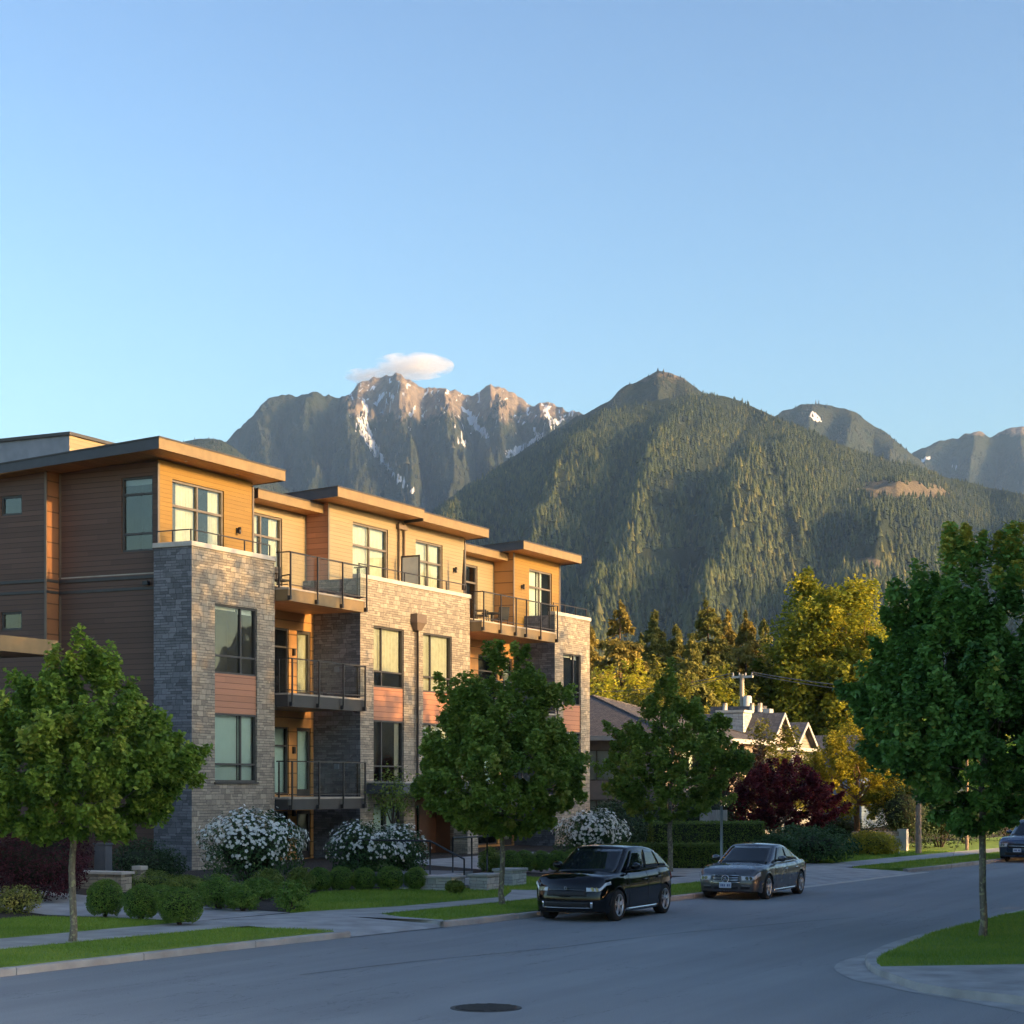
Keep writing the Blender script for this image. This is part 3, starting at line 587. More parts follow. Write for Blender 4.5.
o = forest('conifer_forest', hill, 95000, (150, 1200), 19, M['forest'], 5, .04, 1.0, vpow=.85,
       clear=[(890, 490, 34, 9), (928, 493, 18, 5), (702, 570, 13, 6), (866, 562, 20, 16), (672, 560, 50, 10)])
o['label'] = 'dense conifer forest covering the big rounded hill behind the houses'

M['forest_far'] = leaf_mat('forest_needles_far', [(0, (.014, .021, .015)), (.5, (.032, .041, .021)), (1, (.085, .078, .032))], trans=.1, rough=.8)
for g_, n_, cr_, vh, sd, lb in ((leftm, 26000, (120, 700), .86, 15, 'far conifer forest on the flanks of the snow streaked mountains'), (nearl, 5000, (100, 330), 1.0, 16, 'conifer forest on the small hill behind the cedar roofs'), (fara, 9000, (700, 960), 1.0, 17, 'conifer forest on the dark mountain right of the big hill'), (summit, 5000, (430, 820), 1.0, 19, 'conifer forest below the rocky summit behind the big hill'), (farb, 12000, (850, 1120), .93, 18, 'far conifer forest on the mountains at the right edge')):
    o = forest('conifer_forest', g_, n_, cr_, 21, M['forest_far'], sd, .25, vh, vpow=.75); o['label'] = lb
# ------------------------------------------------------------------ air
def haze_box():
    m = bpy.data.materials.new('haze_air'); m.use_nodes = True; nt = m.node_tree; nt.nodes.clear()
    o = N(nt, 'ShaderNodeOutputMaterial'); p = N(nt, 'ShaderNodeVolumePrincipled'); p.inputs['Color'].default_value = (.34, .58, 1.0, 1)
    p.inputs['Density'].default_value = HAZE; p.inputs['Anisotropy'].default_value = .0; nt.links.new(p.outputs[0], o.inputs['Volume'])
    b = MB().box(-6600, 7600, -700, 10400, -10, 1950).build('haze', m, uv=False); b.rotation_euler = (0, 0, 0)
    tag(b, kind='stuff')
HAZE = 3.2e-5
haze_box()
# cloud cap over the highest peak, a real cloud of vapour beyond the range
def cloud():
    m = bpy.data.materials.new('cloud_vapour'); m.use_nodes = True; nt = m.node_tree; nt.nodes.clear(); L = nt.links.new
    o = N(nt, 'ShaderNodeOutputMaterial'); p = N(nt, 'ShaderNodeVolumePrincipled'); p.inputs['Color'].default_value = (1, 1, 1, 1); p.inputs['Anisotropy'].default_value = .2
    tc = N(nt, 'ShaderNodeTexCoord'); n = N(nt, 'ShaderNodeTexNoise', Scale=1.7, Detail=8.0, Roughness=.62); L(tc.outputs['Object'], n.inputs['Vector'])
    ln = N(nt, 'ShaderNodeVectorMath', operation='LENGTH'); L(tc.outputs['Object'], ln.inputs[0])
    fa = N(nt, 'ShaderNodeMath', operation='SUBTRACT'); fa.inputs[0].default_value = 1.0; L(ln.outputs['Value'], fa.inputs[1])
    ad = N(nt, 'ShaderNodeMath', operation='MULTIPLY_ADD'); ad.inputs[1].default_value = 3.0; ad.inputs[2].default_value = -1.45; L(n.outputs[0], ad.inputs[0])
    su = N(nt, 'ShaderNodeMath', operation='ADD'); L(fa.outputs[0], su.inputs[0]); L(ad.outputs[0], su.inputs[1])
    mu = N(nt, 'ShaderNodeMath', operation='MULTIPLY'); mu.inputs[1].default_value = .0125; mu.use_clamp = False; L(su.outputs[0], mu.inputs[0])
    mxx = N(nt, 'ShaderNodeMath', operation='MAXIMUM'); mxx.inputs[1].default_value = 0; L(mu.outputs[0], mxx.inputs[0]); L(mxx.outputs[0], p.inputs['Density']); L(p.outputs[0], o.inputs['Volume'])
    Yc = 12500; k = Yc / FPX
    import bmesh
    for (px, py, rx, ry) in ((413, 366, 42, 13), (368, 376, 26, 8)):
        bm = bmesh.new(); bmesh.ops.create_icosphere(bm, subdivisions=3, radius=1.0); me = bpy.data.meshes.new('cloud'); bm.to_mesh(me); bm.free()
        ob = bpy.data.objects.new('cloud', me); COL.objects.link(ob); me.materials.append(m)
        ob.location = ((px - 512) * k, Yc, CAMZ + (HOR - py) * k); ob.scale = (rx * k, rx * k * .8, ry * k); tag(ob, kind='stuff')
cloud()
# ================================================================== the apartment building
BY, WY = 35.5, 37.0        # stone front, set-back top storey (y' in the street frame)
B = thing('apartment_building', 'four storey apartment building with stone front, cedar top storey and glass balconies', 'apartment building', (49.1, BY, .42))

def wall_open(mb, fn, a0, a1, z0, z1, ops, rev=.16):
    """wall sheet with real openings; fn(a, depth) -> (x, y). ops: (a0, a1, z0, z1)"""
    A = sorted({a0, a1, *[q for o in ops for q in o[:2]]}); Z = sorted({z0, z1, *[q for o in ops for q in o[2:]]})
    for i in range(len(A) - 1):
        for j in range(len(Z) - 1):
            ca, cz = (A[i] + A[i + 1]) / 2, (Z[j] + Z[j + 1]) / 2
            if any(o[0] < ca < o[1] and o[2] < cz < o[3] for o in ops): continue
            mb.poly([(*fn(A[i], 0), Z[j]), (*fn(A[i + 1], 0), Z[j]), (*fn(A[i + 1], 0), Z[j + 1]), (*fn(A[i], 0), Z[j + 1])])
    for (p, q, r, s) in ops:
        mb.poly([(*fn(p, 0), r), (*fn(p, rev), r), (*fn(p, rev), s), (*fn(p, 0), s)]); mb.poly([(*fn(q, 0), r), (*fn(q, 0), s), (*fn(q, rev), s), (*fn(q, rev), r)])
        mb.poly([(*fn(p, 0), s), (*fn(p, rev), s), (*fn(q, rev), s), (*fn(q, 0), s)]); mb.poly([(*fn(p, 0), r), (*fn(q, 0), r), (*fn(q, rev), r), (*fn(p, rev), r)])
def front(y0): return lambda a, d: (a, y0 + d)
def side(s0): return lambda a, d: (s0 + d, a)

def fbox(mb, fn, a0, a1, d0, d1, z0, z1):
    p = [fn(a0, d0), fn(a1, d0), fn(a1, d1), fn(a0, d1)]
    mb.hexa([(*q, z0) for q in p] + [(*q, z1) for q in p])

def window(parent, fn, a0, a1, z0, z1, vbars=(), hbars=(), cells=None, frame='frame', inner='blind_white', drop=1.0, depth=.1, fw=.06, name='window', sill=False, cur=None):
    """frame with mullions (real bars), a pane, and what hangs behind it in a dark room"""
    mb = MB(); e = .004
    fbox(mb, fn, a0 + e, a0 + fw, depth - .05, depth + .04, z0 + e, z1 - e); fbox(mb, fn, a1 - fw, a1 - e, depth - .05, depth + .04, z0 + e, z1 - e)
    fbox(mb, fn, a0 + fw, a1 - fw, depth - .05, depth + .04, z0 + e, z0 + fw); fbox(mb, fn, a0 + fw, a1 - fw, depth - .05, depth + .04, z1 - fw, z1 - e)
    for t in hbars: zz = z0 + (z1 - z0) * t; fbox(mb, fn, a0 + fw, a1 - fw, depth - .04, depth + .035, zz - fw * .5, zz + fw * .5)
    zs = [z0 + fw] + [z0 + (z1 - z0) * t for t in hbars] + [z1 - fw]
    for t in vbars:
        aa = a0 + (a1 - a0) * t
        for i in range(len(zs) - 1):
            fbox(mb, fn, aa - fw * .5, aa + fw * .5, depth - .044, depth + .038, zs[i] + (fw * .5 if i else 0), zs[i + 1] - (fw * .5 if i < len(zs) - 2 else 0))
    wo_ = mb.build(name, M[frame], parent)
    gp_ = [(*fn(a0 + .02, depth + .01), z0 + .02), (*fn(a1 - .02, depth + .01), z0 + .02), (*fn(a1 - .02, depth + .01), z1 - .02), (*fn(a0 + .02, depth + .01), z1 - .02)]
    g = MB(); g.poly(gp_ if fn(0, 1)[1] > fn(0, 0)[1] + .5 else gp_[::-1]); g.build('pane', M['glass'], wo_)
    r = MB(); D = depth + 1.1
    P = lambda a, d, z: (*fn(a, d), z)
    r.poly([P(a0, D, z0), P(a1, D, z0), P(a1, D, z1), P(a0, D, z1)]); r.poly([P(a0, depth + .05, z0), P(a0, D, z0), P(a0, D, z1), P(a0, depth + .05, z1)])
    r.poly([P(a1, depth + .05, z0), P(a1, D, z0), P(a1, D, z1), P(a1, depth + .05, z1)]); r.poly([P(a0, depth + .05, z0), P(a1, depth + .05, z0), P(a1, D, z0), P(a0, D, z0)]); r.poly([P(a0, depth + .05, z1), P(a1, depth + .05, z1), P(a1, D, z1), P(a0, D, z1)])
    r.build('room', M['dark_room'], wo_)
    if inner:
        for (u0, u1, b0) in (cur or [(0, 1, 1 - drop)]):
            c = MB(); n = 24; x0 = a0 + (a1 - a0) * u0; x1 = a0 + (a1 - a0) * u1; amp = .02 if 'curtain' in inner else .003
            c.grid([[(*fn(x0 + (x1 - x0) * i / n, depth + .12 + amp * math.sin(i * 2.4)), z) for z in (z0 + (z1 - z0) * b0, z1 - .03)] for i in range(n + 1)])
            c.build('curtain' if 'curtain' in inner else 'blind', M[inner], wo_)
    if sill:
        s_ = MB(); fbox(s_, fn, a0 - .04, a1 + .04, -.05, depth - .06, z0 - .06, z0 - .003); s_.build('sill', M['trim_dark'], wo_)
    return wo_

TOPZ = 10.62
F = front(BY)
# --- stone masses with their openings
wins = []     # (s0, s1, z0, z1, kind)
WA = [(50.35, 52.75, 6.7, 8.93, 'dark'), (50.35, 52.75, 3.2, 5.42, 'green')]
WC = [(60.35, 62.6, 6.72, 8.97, 'curtainA'), (60.35, 62.6, 3.2, 5.5, 'dark2'), (64.1, 66.45, 6.7, 8.98, 'curtainB'), (64.1, 66.45, 3.2, 5.5, 'white')]
WG = [(60.3, 62.4, 1.1, 2.35, 'greenlow')]
WE = [(77.0, 78.9, 6.7, 9.0, 'dark'), (77.0, 78.9, 3.2, 5.5, 'green')]
mb = MB()
def hole(w): return (w[0], w[1], w[2], w[3])
pan = lambda w: (w[0], w[1], w[2], w[3])
ops = [(50.35, 52.75, 3.2, 8.93)]
wall_open(mb, F, 49.1, 53.8, .2, TOPZ, ops)
STW = [M['stone'], M['stone_shaded']]
mb.build('stone_wall', STW, B); mb = MB()
wall_open(mb, F, 59.4, 68.0, .2, TOPZ, [(60.35, 62.6, 3.2, 8.97), (64.1, 66.45, 3.2, 8.98), (60.35, 62.6, 1.1, 2.4), (63.45, 66.6, .2, 2.72)])
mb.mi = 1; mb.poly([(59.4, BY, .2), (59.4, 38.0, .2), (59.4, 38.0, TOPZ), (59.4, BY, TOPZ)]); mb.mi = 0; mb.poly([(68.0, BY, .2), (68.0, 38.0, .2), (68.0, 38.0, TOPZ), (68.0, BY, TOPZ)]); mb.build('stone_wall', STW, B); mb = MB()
wall_open(mb, F, 76.1, 79.9, .2, TOPZ, [(77.0, 78.9, 3.2, 9.0)])
tmp_ = MB(); tmp_.poly([(53.8, BY + .002, .2), (53.8, 38.0, .2), (53.8, 38.0, TOPZ), (53.8, BY + .002, TOPZ)]); tmp_.build('stone_return', M['stone'], B)
# returns into the balcony bays and the far end
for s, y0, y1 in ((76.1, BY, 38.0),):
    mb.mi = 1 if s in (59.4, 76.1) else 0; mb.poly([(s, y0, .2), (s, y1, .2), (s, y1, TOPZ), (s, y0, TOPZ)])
mb.mi = 0; mb.poly([(79.9, BY, .2), (79.9, 46, .2), (79.9, 46, TOPZ), (79.9, BY, TOPZ)])
mb.build('stone_wall', [M['stone'], M['stone_shaded']], B)
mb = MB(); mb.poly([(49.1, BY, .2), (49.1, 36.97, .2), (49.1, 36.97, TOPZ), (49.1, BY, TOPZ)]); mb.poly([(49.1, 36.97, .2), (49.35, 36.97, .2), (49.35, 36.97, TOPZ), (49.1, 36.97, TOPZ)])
mb.build('stone_pier', M['stone_shaded'], B)
# stone caps on the parapets and the terrace behind them
for a, b in ((49.04, 53.86), (59.34, 68.06), (76.04, 79.96)):
    mb = MB(); mb.box(a, b, BY - .05, BY + .3, TOPZ + .002, TOPZ + .16)
    if a < 50: mb.box(49.04, 49.34, BY + .302, WY - .01, TOPZ + .002, TOPZ + .16)
    mb.build('parapet_cap', M['cap'], B, bevel=.015)
mb = MB(); mb.box(49.35, 79.8, BY + .31, 46, 9.86, 9.9); mb.build('terrace_floor', M['slab'], B)
# infill boards between the windows of a stack
for (a0, a1, za, zb) in ((50.35, 52.75, 5.42, 6.7), (60.35, 62.6, 5.5, 6.72), (64.1, 66.45, 5.5, 6.7), (77.0, 78.9, 5.5, 6.7)):
    mb = MB(); mb.box(a0 + .005, a1 - .005, BY + .05, BY + .2, za + .003, zb - .003); mb.build('infill_panel', M['siding_panel'], B)
for (a0, a1, z0, z1, k) in WA + WC + WG + WE:
    left = dict(vbars=(.64,), hbars=(.26,))
    if a0 > 60 and a0 < 70: left = dict(vbars=(.3,), hbars=(.26,))
    if k == 'dark': window(B, F, a0, a1, z0, z1, **left, inner='blind_white', cur=[(0.02, .6, .93), (.66, .98, .9)])
    elif k == 'green': window(B, F, a0, a1, z0, z1, **left, inner='blind_green', cur=[(.0, .63, 0.02), (.66, 1, .02)], sill=True)
    elif k == 'white': window(B, F, a0, a1, z0, z1, **left, inner='blind_white', sill=True)
    elif k == 'dark2': window(B, F, a0, a1, z0, z1, **left, inner='curtain', cur=[(.02, .12, .02), (.84, .98, .02)], sill=True)
    elif k == 'greenlow': window(B, F, a0, a1, z0, z1, vbars=(.5,), inner='blind_green', cur=[(0, .45, .05), (.55, 1, .05)])
    else: window(B, F, a0, a1, z0, z1, **left, inner='curtain', cur=[(0, 1, .27)] if k == 'curtainA' else [(0, 1, .02)])

# --- brown side wall (faces the camera) with belt boards and trim
SW = 49.36
mb = MB(); fs = side(SW); L0 = 49.0 - .35
YB = 41.0     # the wall steps forward here
wall_open(mb, fs, 36.97, YB, .2, 13.45, [(37.2, 38.45, 10.6, 13.0)])
mb.build('side_wall', M['siding_brown'], B)
window(B, fs, 37.2, 38.45, 10.6, 13.0, hbars=(.24, .77), inner='blind_white', cur=[(0, 1, .9)], fw=.07)
fs2 = side(48.78); mb = MB()
w2 = [(42.05, 42.95, 11.98, 12.63), (42.05, 42.95, 8.2, 8.8)]
wall_open(mb, fs2, YB, 47.5, .2, 13.45, w2); mb.build('side_wall', M['siding_brown'], B)
for q in w2: window(B, fs2, *q, inner=None, fw=.07)
mb = MB(); mb.poly([(48.78, YB, .2), (SW, YB, .2), (SW, YB, 13.45), (48.78, YB, 13.45)]); mb.build('side_wall_return', M['cedar_dark'], B)
mb = MB()
for z0, z1, d in ((9.72, 9.82, .03), (9.36, 9.45, .03)):
    mb.box(SW - d, SW - .002, 36.98, YB - .03, z0, z1); mb.box(48.78 - d, 48.777, YB + .0, 47.5, z0, z1); mb.box(48.78 - d, SW - .04, YB - .025, YB - .002, z0, z1)
mb.build('belt_trim', M['trim_dark'], B)
mb = MB(); mb.box(48.74, 48.776, YB + .002, YB + .09, .2, 13.4); mb.box(SW - .03, SW - .002, YB - .1, YB - .03, .2, 9.3); mb.box(SW - .03, SW - .002, YB - .1, YB - .03, 9.86, 13.4)
mb.build('corner_trim', M['trim_brown'], B)
mb = MB(); mb.box(SW - .16, SW - .03, 37.3, 37.5, 9.5, 9.62); mb.build('wall_vent', M['black'], B)

# --- set-back top storey: boxes standing forward and recessed walls between
boxes = [(49.36, 54.7, WY, 'siding_gold', (50.12, 53.0, 10.0, 12.98)), (54.7, 59.62, 37.95, 'siding_cream', (55.4, 58.0, 10.0, 12.75)),
         (59.62, 65.3, WY, 'siding_cream', (61.35, 64.0, 10.0, 13.0)), (65.3, 70.4, WY, 'siding_cream', (66.2, 68.45, 10.0, 12.9)),
         (70.4, 75.0, 37.95, 'siding_cream', (71.0, 73.4, 9.95, 12.6)), (75.0, 79.8, WY, 'siding_gold', (76.6, 79.0, 10.0, 12.8))]
for i, (a, b, y, m_, o_) in enumerate(boxes):
    mb = MB(); wall_open(mb, front(y), a, b, 9.9, 13.5, [o_]); mb.build('upper_wall', M[m_], B)
    vb = (.5,) if i != 4 else (.55,)
    inn_, cur = ('curtain', [(0, .5, .02), (.78, 1, .02)]) if i in (0, 1) else (('curtain', [(.02, .98, .02)]) if i in (2, 3) else ('blind_white', [(0, .45, .02), (.5, .72, .02)]))
    window(B, front(y), *o_, vbars=vb, hbars=(.72,), inner=inn_, cur=cur, frame='frame_light', fw=.075)
for s, m_, yb_ in ((59.62, 'siding_panel', 37.95), (75.0, 'cedar', 37.95), (54.7, 'siding_panel', 37.95), (70.4, 'siding_panel', 37.95), (79.8, 'siding_panel', 46)):
    mb = MB(); mb.poly([(s, WY, 9.9), (s, yb_, 9.9), (s, yb_, 13.5), (s, WY, 13.5)]); mb.build('upper_wall_return', M[m_], B)
for s, y in ((49.36, WY), (54.7, WY), (59.62, WY), (70.4, WY), (75.0, WY), (79.8, WY)): mb = MB(); mb.box(s - .045, s + .045, y - .035, y - .002, 9.9, 13.38); mb.build('corner_trim', M['frame_light'], B)

# --- roofs: shallow mono-pitch slabs rising to the street
def roof(a, b, yf, zt, th=.37, back=47.5, sl=.058, dark_side=True):
    zb = zt - sl * (back - yf); t2 = .22
    rf = MB(); rf.hexa([(a + .03, yf + .03, zt - .06), (b - .03, yf + .03, zt - .06), (b - .03, back, zb - .06), (a + .03, back, zb - .06), (a + .03, yf + .03, zt - .012), (b - .03, yf + .03, zt - .012), (b - .03, back, zb - .012), (a + .03, back, zb - .012)])
    r_ = rf.build('roof', M['roofing'], B)
    f = MB(); f.hexa([(a, yf, zt - th), (b, yf, zt - th), (b, yf + .028, zt - th), (a, yf + .028, zt - th), (a, yf, zt - .03), (b, yf, zt - .03), (b, yf + .028, zt - .03), (a, yf + .028, zt - .03)])
    f.build('fascia', M['fascia'], r_)
    f = MB()
    for (x0, x1) in ((a, a + .028), (b - .028, b)):
        f.hexa([(x0, yf + .03, zt - th), (x1, yf + .03, zt - th), (x1, back, zb - th * .75), (x0, back, zb - th * .75), (x0, yf + .03, zt - .03), (x1, yf + .03, zt - .03), (x1, back, zb - .03), (x0, back, zb - .03)])
    f.build('side_fascia', M['fascia_dark'], r_)
    f = MB(); f.hexa([(a - .02, yf - .02, zt - .028), (b + .02, yf - .02, zt - .028), (b + .02, yf + .1, zt - .03), (a - .02, yf + .1, zt - .03), (a - .02, yf - .02, zt + .02), (b + .02, yf - .02, zt + .02), (b + .02, yf + .1, zt + .01), (a - .02, yf + .1, zt + .01)])
    f.hexa([(a - .02, yf + .102, zt - .03), (a + .1, yf + .102, zt - .03), (a + .1, back, zb - .03), (a - .02, back, zb - .03), (a - .02, yf + .102, zt + .014), (a + .1, yf + .102, zt + .014), (a + .1, back, zb + .014), (a - .02, back, zb + .014)])
    f.build('drip_edge', M['trim_dark'], r_)
    f = MB(); f.hexa([(a + .03, yf + .03, zt - th + .03), (b - .03, yf + .03, zt - th + .03), (b - .03, back, zb - th + .03), (a + .03, back, zb - th + .03), (a + .03, yf + .03, zt - th + .05), (b - .03, yf + .03, zt - th + .05), (b - .03, back, zb - th + .05), (a + .03, back, zb - th + .05)])
    f.build('soffit', M['soffit'], r_); return r_
roof(48.15, 55.3, 36.05, 13.95)
roof(55.35, 60.4, 37.2, 13.42, th=.33)
roof(58.75, 65.2, 36.05, 13.9)
roof(65.24, 70.9, 36.12, 13.82)
roof(70.95, 75.4, 37.25, 13.3, th=.33)
roof(74.2, 80.3, 36.1, 13.72)
mb = MB()
for s in (50.3, 53.2): mb.tube([(s, 36.6, 13.555), (s, 36.6, 13.54)], .05, 10)
mb.build('soffit_light', M['white_trim'], B)
# plant-room box on the roof
mb = MB(); mb.mi = 0; mb.poly([(50.5, 41.5, 13.0), (50.5, 47, 13.0), (50.5, 47, 14.82), (50.5, 41.5, 14.82)]); mb.mi = 1; mb.poly([(50.5, 41.5, 13.0), (58, 41.5, 13.0), (58, 41.5, 14.82), (50.5, 41.5, 14.82)])
pb = mb.build('rooftop_box', [M['metal_grey'], M['siding_cream']], B)
mb = MB(); mb.box(50.42, 58.1, 41.42, 47, 14.822, 14.93); mb.build('cap', M['trim_dark'], pb)

# --- balcony bays: back wall, doors, slabs
def bay(a, b, first):
    yb = 37.5
    for li, (z0, z1) in enumerate(((.42, 2.3), (2.68, 5.72), (6.22, 9.3))):
        dz = z0 + (1.75 if li == 0 else 2.5)
        mb = MB(); fb = front(yb); wo = (b - 3.5, b - 1.65, z0 + .1, dz); do = (b - 1.13, b - .18, z0 + .02, dz)
        wall_open(mb, fb, a, b, z0 - .2, z1 + .12, [wo, do]); mb.build('bay_wall', M['cedar'], B)
        window(B, fb, *wo, hbars=(.72,), inner='blind_green' if li == 1 else None)
        d = MB(); fbox(d, fb, do[0] + .005, do[0] + .12, .04, .1, do[2], do[3] - .005); fbox(d, fb, do[1] - .12, do[1] - .005, .04, .1, do[2], do[3] - .005)
        fbox(d, fb, do[0] + .12, do[1] - .12, .04, .1, do[2], do[2] + .25); fbox(d, fb, do[0] + .12, do[1] - .12, .04, .1, do[3] - .12, do[3] - .005)
        dr = d.build('door', M['frame'], B)
        g = MB(); g.poly([(do[0] + .1, yb + .07, do[2] + .2), (do[1] - .1, yb + .07, do[2] + .2), (do[1] - .1, yb + .07, do[3] - .1), (do[0] + .1, yb + .07, do[3] - .1)]); g.build('pane', M['glass'], dr)
        g = MB(); g.grid([[(do[0] + .1 + .8 * i / 16, yb + .16 + .02 * math.sin(i * 2.2), z) for z in (do[2] + .1, do[3] - .1)] for i in range(17)]); g.build('curtain', M['blind_green' if li == 1 else 'curtain'], dr)
        g = MB(); g.tube([(do[1] - .16, yb - .02, do[2] + .95), (do[1] - .16, yb - .02, do[2] + 1.15)], .014, 8); g.build('handle', M['lamp_metal'], dr)
        l = MB(); l.box(b - 1.44, b - 1.34, yb - .1, yb - .004, z0 + 1.55, z0 + 1.8); l.build('wall_lamp', M['lamp_metal'], B)
        p = MB(); p.box(b - .03, b - .002, yb - 1.1, yb - .9, z0 + 1.0, z0 + 1.2); p.build('outlet_box', M['metal_grey'], B)
bay(53.8, 59.4, True); bay(68.0, 76.1, False)

def balcony(a, b, yf, zs, zf, zr, posts, wood):
    """a slab with its edge board, plus railing of posts, rails and glass"""
    k = MB(); k.box(a, b, yf + .03, 37.49, zs + .05, zf - .06); bo = k.build('balcony', M['fascia' if wood else 'fascia_dark'], B)
    k = MB(); k.box(a - .0, b + .0, yf + .0, yf + .028, zs, zf - .065); k.box(a - .03, a - .002, yf, 35.48, zs, zf - .065); k.box(b + .002, b + .03, yf, 35.48, zs, zf - .065); k.build('edge_board', M['fascia' if wood else 'trim_dark'], bo)
    k = MB(); k.box(a - .02, b + .02, yf - .02, 37.48, zf - .058, zf); k.build('deck', M['slab'], bo)
    k = MB(); k.box(a + .03, b - .03, yf + .05, 37.48, zs + .02, zs + .045); k.build('soffit', M['soffit' if wood else 'trim_brown'], bo)
    r = MB(); m_ = 'rail'
    r.box(a - .03, b + .03, yf - .07, yf - .02, zr - .045, zr); r.box(a, b, yf - .062, yf - .03, zf + .08, zf + .115)
    for sx in (a - .045, b + .005):
        r.box(sx, sx + .04, yf - .015, 35.45, zr - .044, zr - .002); r.box(sx + .005, sx + .035, yf - .015, 35.45, zf + .081, zf + .114)
    rl = r.build('railing', M[m_], bo)
    for t in posts:
        x = a + (b - a) * t; p = MB(); p.box(x - .025, x + .025, yf - .12, yf - .072, zs + .05, zr - .02); p.box(x - .05, x + .05, yf - .125, yf - .003, zs + .02, zs + .16); p.build('post', M[m_], rl)
    for x in (a - .08, b + .045):
        p = MB(); p.box(x, x + .035, 35.3, 35.35, zf, zr - .05); p.build('post', M[m_], rl)
    for t0, t1 in zip(posts[:-1], posts[1:]):
        g = MB(); x0, x1 = a + (b - a) * t0 + .04, a + (b - a) * t1 - .04; g.poly([(x0, yf - .047, zf + .13), (x1, yf - .047, zf + .13), (x1, yf - .047, zr - .06), (x0, yf - .047, zr - .06)]); g.build('glass_panel', M['glass_rail'], rl)
    for x in (a - .03, b + .02): g = MB(); g.poly([(x, yf, zf + .13), (x, 35.4, zf + .13), (x, 35.4, zr - .06), (x, yf, zr - .06)]); g.build('glass_panel', M['glass_rail'], rl)
    return bo
balcony(53.86, 58.85, 35.0, 9.3, 9.74, 10.95, (0.0, .34, .67, 1.0), True)
balcony(53.86, 58.85, 35.0, 5.74, 6.2, 7.38, (.02, .36, .68, .98), False)
balcony(53.86, 58.85, 35.0, 2.26, 2.68, 3.92, (.02, .36, .68, .98), False)
balcony(68.06, 75.1, 35.0, 9.3, 9.74, 10.92, (.0, .22, .42, .56, .76, 1.0), True)
balcony(68.06, 75.1, 35.0, 5.74, 6.2, 7.38, (.0, .25, .5, .75, 1.0), False)
balcony(68.06, 75.1, 35.0, 2.26, 2.68, 3.92, (.0, .25, .5, .75, 1.0), False)

# --- low rail along the parapets, privacy screen, rain pipes, wall lamps
def caprail(a, b, y, n, zt=11.18):
    r = MB(); r.box(a, b, y - .02, y + .02, zt - .035, zt)
    for i in range(n): x = a + .02 + (b - a - .04) * i / (n - 1); r.box(x - .02, x + .02, y - .018, y + .018, TOPZ + .162, zt - .037)
    r.build('parapet_rail', M['rail'], B)
caprail(49.2, 53.7, BY + .12, 4); caprail(59.5, 67.9, BY + .12, 6); caprail(76.2, 79.8, BY + .12, 4)
r = MB(); r.box(49.17, 49.21, BY + .15, WY - .05, 11.145, 11.178)
for y in (BY + .8, WY - .1): r.box(49.172, 49.208, y - .02, y + .02, TOPZ + .162, 11.143)
r.build('parapet_rail', M['rail'], B)
r = MB(); ps = (64.2,)
sx = 64.6
r.box(sx - .03, sx + .03, BY + .42, BY + .47, 9.9, 12.05); r.box(sx - .03, sx + .03, WY - .3, WY - .25, 9.9, 12.05); r.box(sx - .025, sx + .025, BY + .472, WY - .302, 11.98, 12.04)
sc = r.build('privacy_screen', M['rail'], B); g = MB(); g.box(sx - .006, sx + .006, BY + .48, WY - .31, 10.0, 11.97); g.build('frosted_panel', plain('frosted_panel', (.62, .6, .52), .4), sc)
mb = MB()
mb.tube([(64.75, WY - .07, 13.4), (64.75, WY - .07, 9.9)], .045, 8); mb.tube([(65.15, WY - .07, 13.4), (65.15, WY - .07, 9.9)], .045, 8); mb.box(64.6, 65.3, WY - .16, WY - .01, 13.12, 13.3)
mb.build('roof_drain_pipe', M['trim_brown'], B)
mb = MB(); mb.box(63.1, 63.85, BY - .3, BY - .01, 9.28, 9.62); mb.hexa([(63.3, BY - .2, 9.0), (63.65, BY - .2, 9.0), (63.65, BY - .01, 9.0), (63.3, BY - .01, 9.0), (63.15, BY - .28, 9.278), (63.8, BY - .28, 9.278), (63.8, BY - .01, 9.278), (63.15, BY - .01, 9.278)])
dp = mb.build('rain_head', M['trim_brown'], B)
mb = MB(); mb.tube([(63.48, BY - .1, 9.05), (63.48, BY - .1, 3.45), (63.48, BY - .15, 3.3), (63.9, BY - .2, 3.22), (64.6, BY - .2, 3.2)], .05, 10); mb.build('downpipe', M['rail'], dp)
for (s, y, z) in ((53.75, WY, 11.75), (69.4, WY, 12.0), (75.8, WY, 11.9)):
    l = MB(); l.box(s - .06, s + .06, y - .05, y - .003, z - .08, z + .08); l.tube([(s, y - .12, z - .12), (s, y - .12, z + .1)], .055, 10); l.build('wall_lamp', M['lamp_metal'], B)

# --- entrance: canopy, recess, door, piers
mb = MB(); mb.box(59.75, 67.2, 33.92, BY - .01, 2.78, 3.16); cn = mb.build('entrance_canopy', M['canopy'], B, bevel=.01)
mb = MB(); mb.box(59.72, 67.23, 33.88, BY - .02, 3.163, 3.22); mb.build('cap', M['cap'], cn)
mb = MB(); mb.poly([(63.45, BY + .8, .2), (66.6, BY + .8, .2), (66.6, BY + .8, 2.75), (63.45, BY + .8, 2.75)]); mb.poly([(63.45, BY + .16, .2), (63.45, BY + .8, .2), (63.45, BY + .8, 2.75), (63.45, BY + .16, 2.75)])
mb.poly([(66.6, BY + .16, .2), (66.6, BY + .8, .2), (66.6, BY + .8, 2.75), (66.6, BY + .16, 2.75)]); mb.build('entrance_recess', M['wood_door'], B)
mb = MB(); mb.box(64.2, 65.25, BY + .74, BY + .795, .45, 2.55); dd = mb.build('entrance_door', M['wood_door'], B)
mb = MB(); mb.box(64.9, 65.1, BY + .72, BY + .738, .9, 2.3); mb.build('pane', M['glass'], dd)
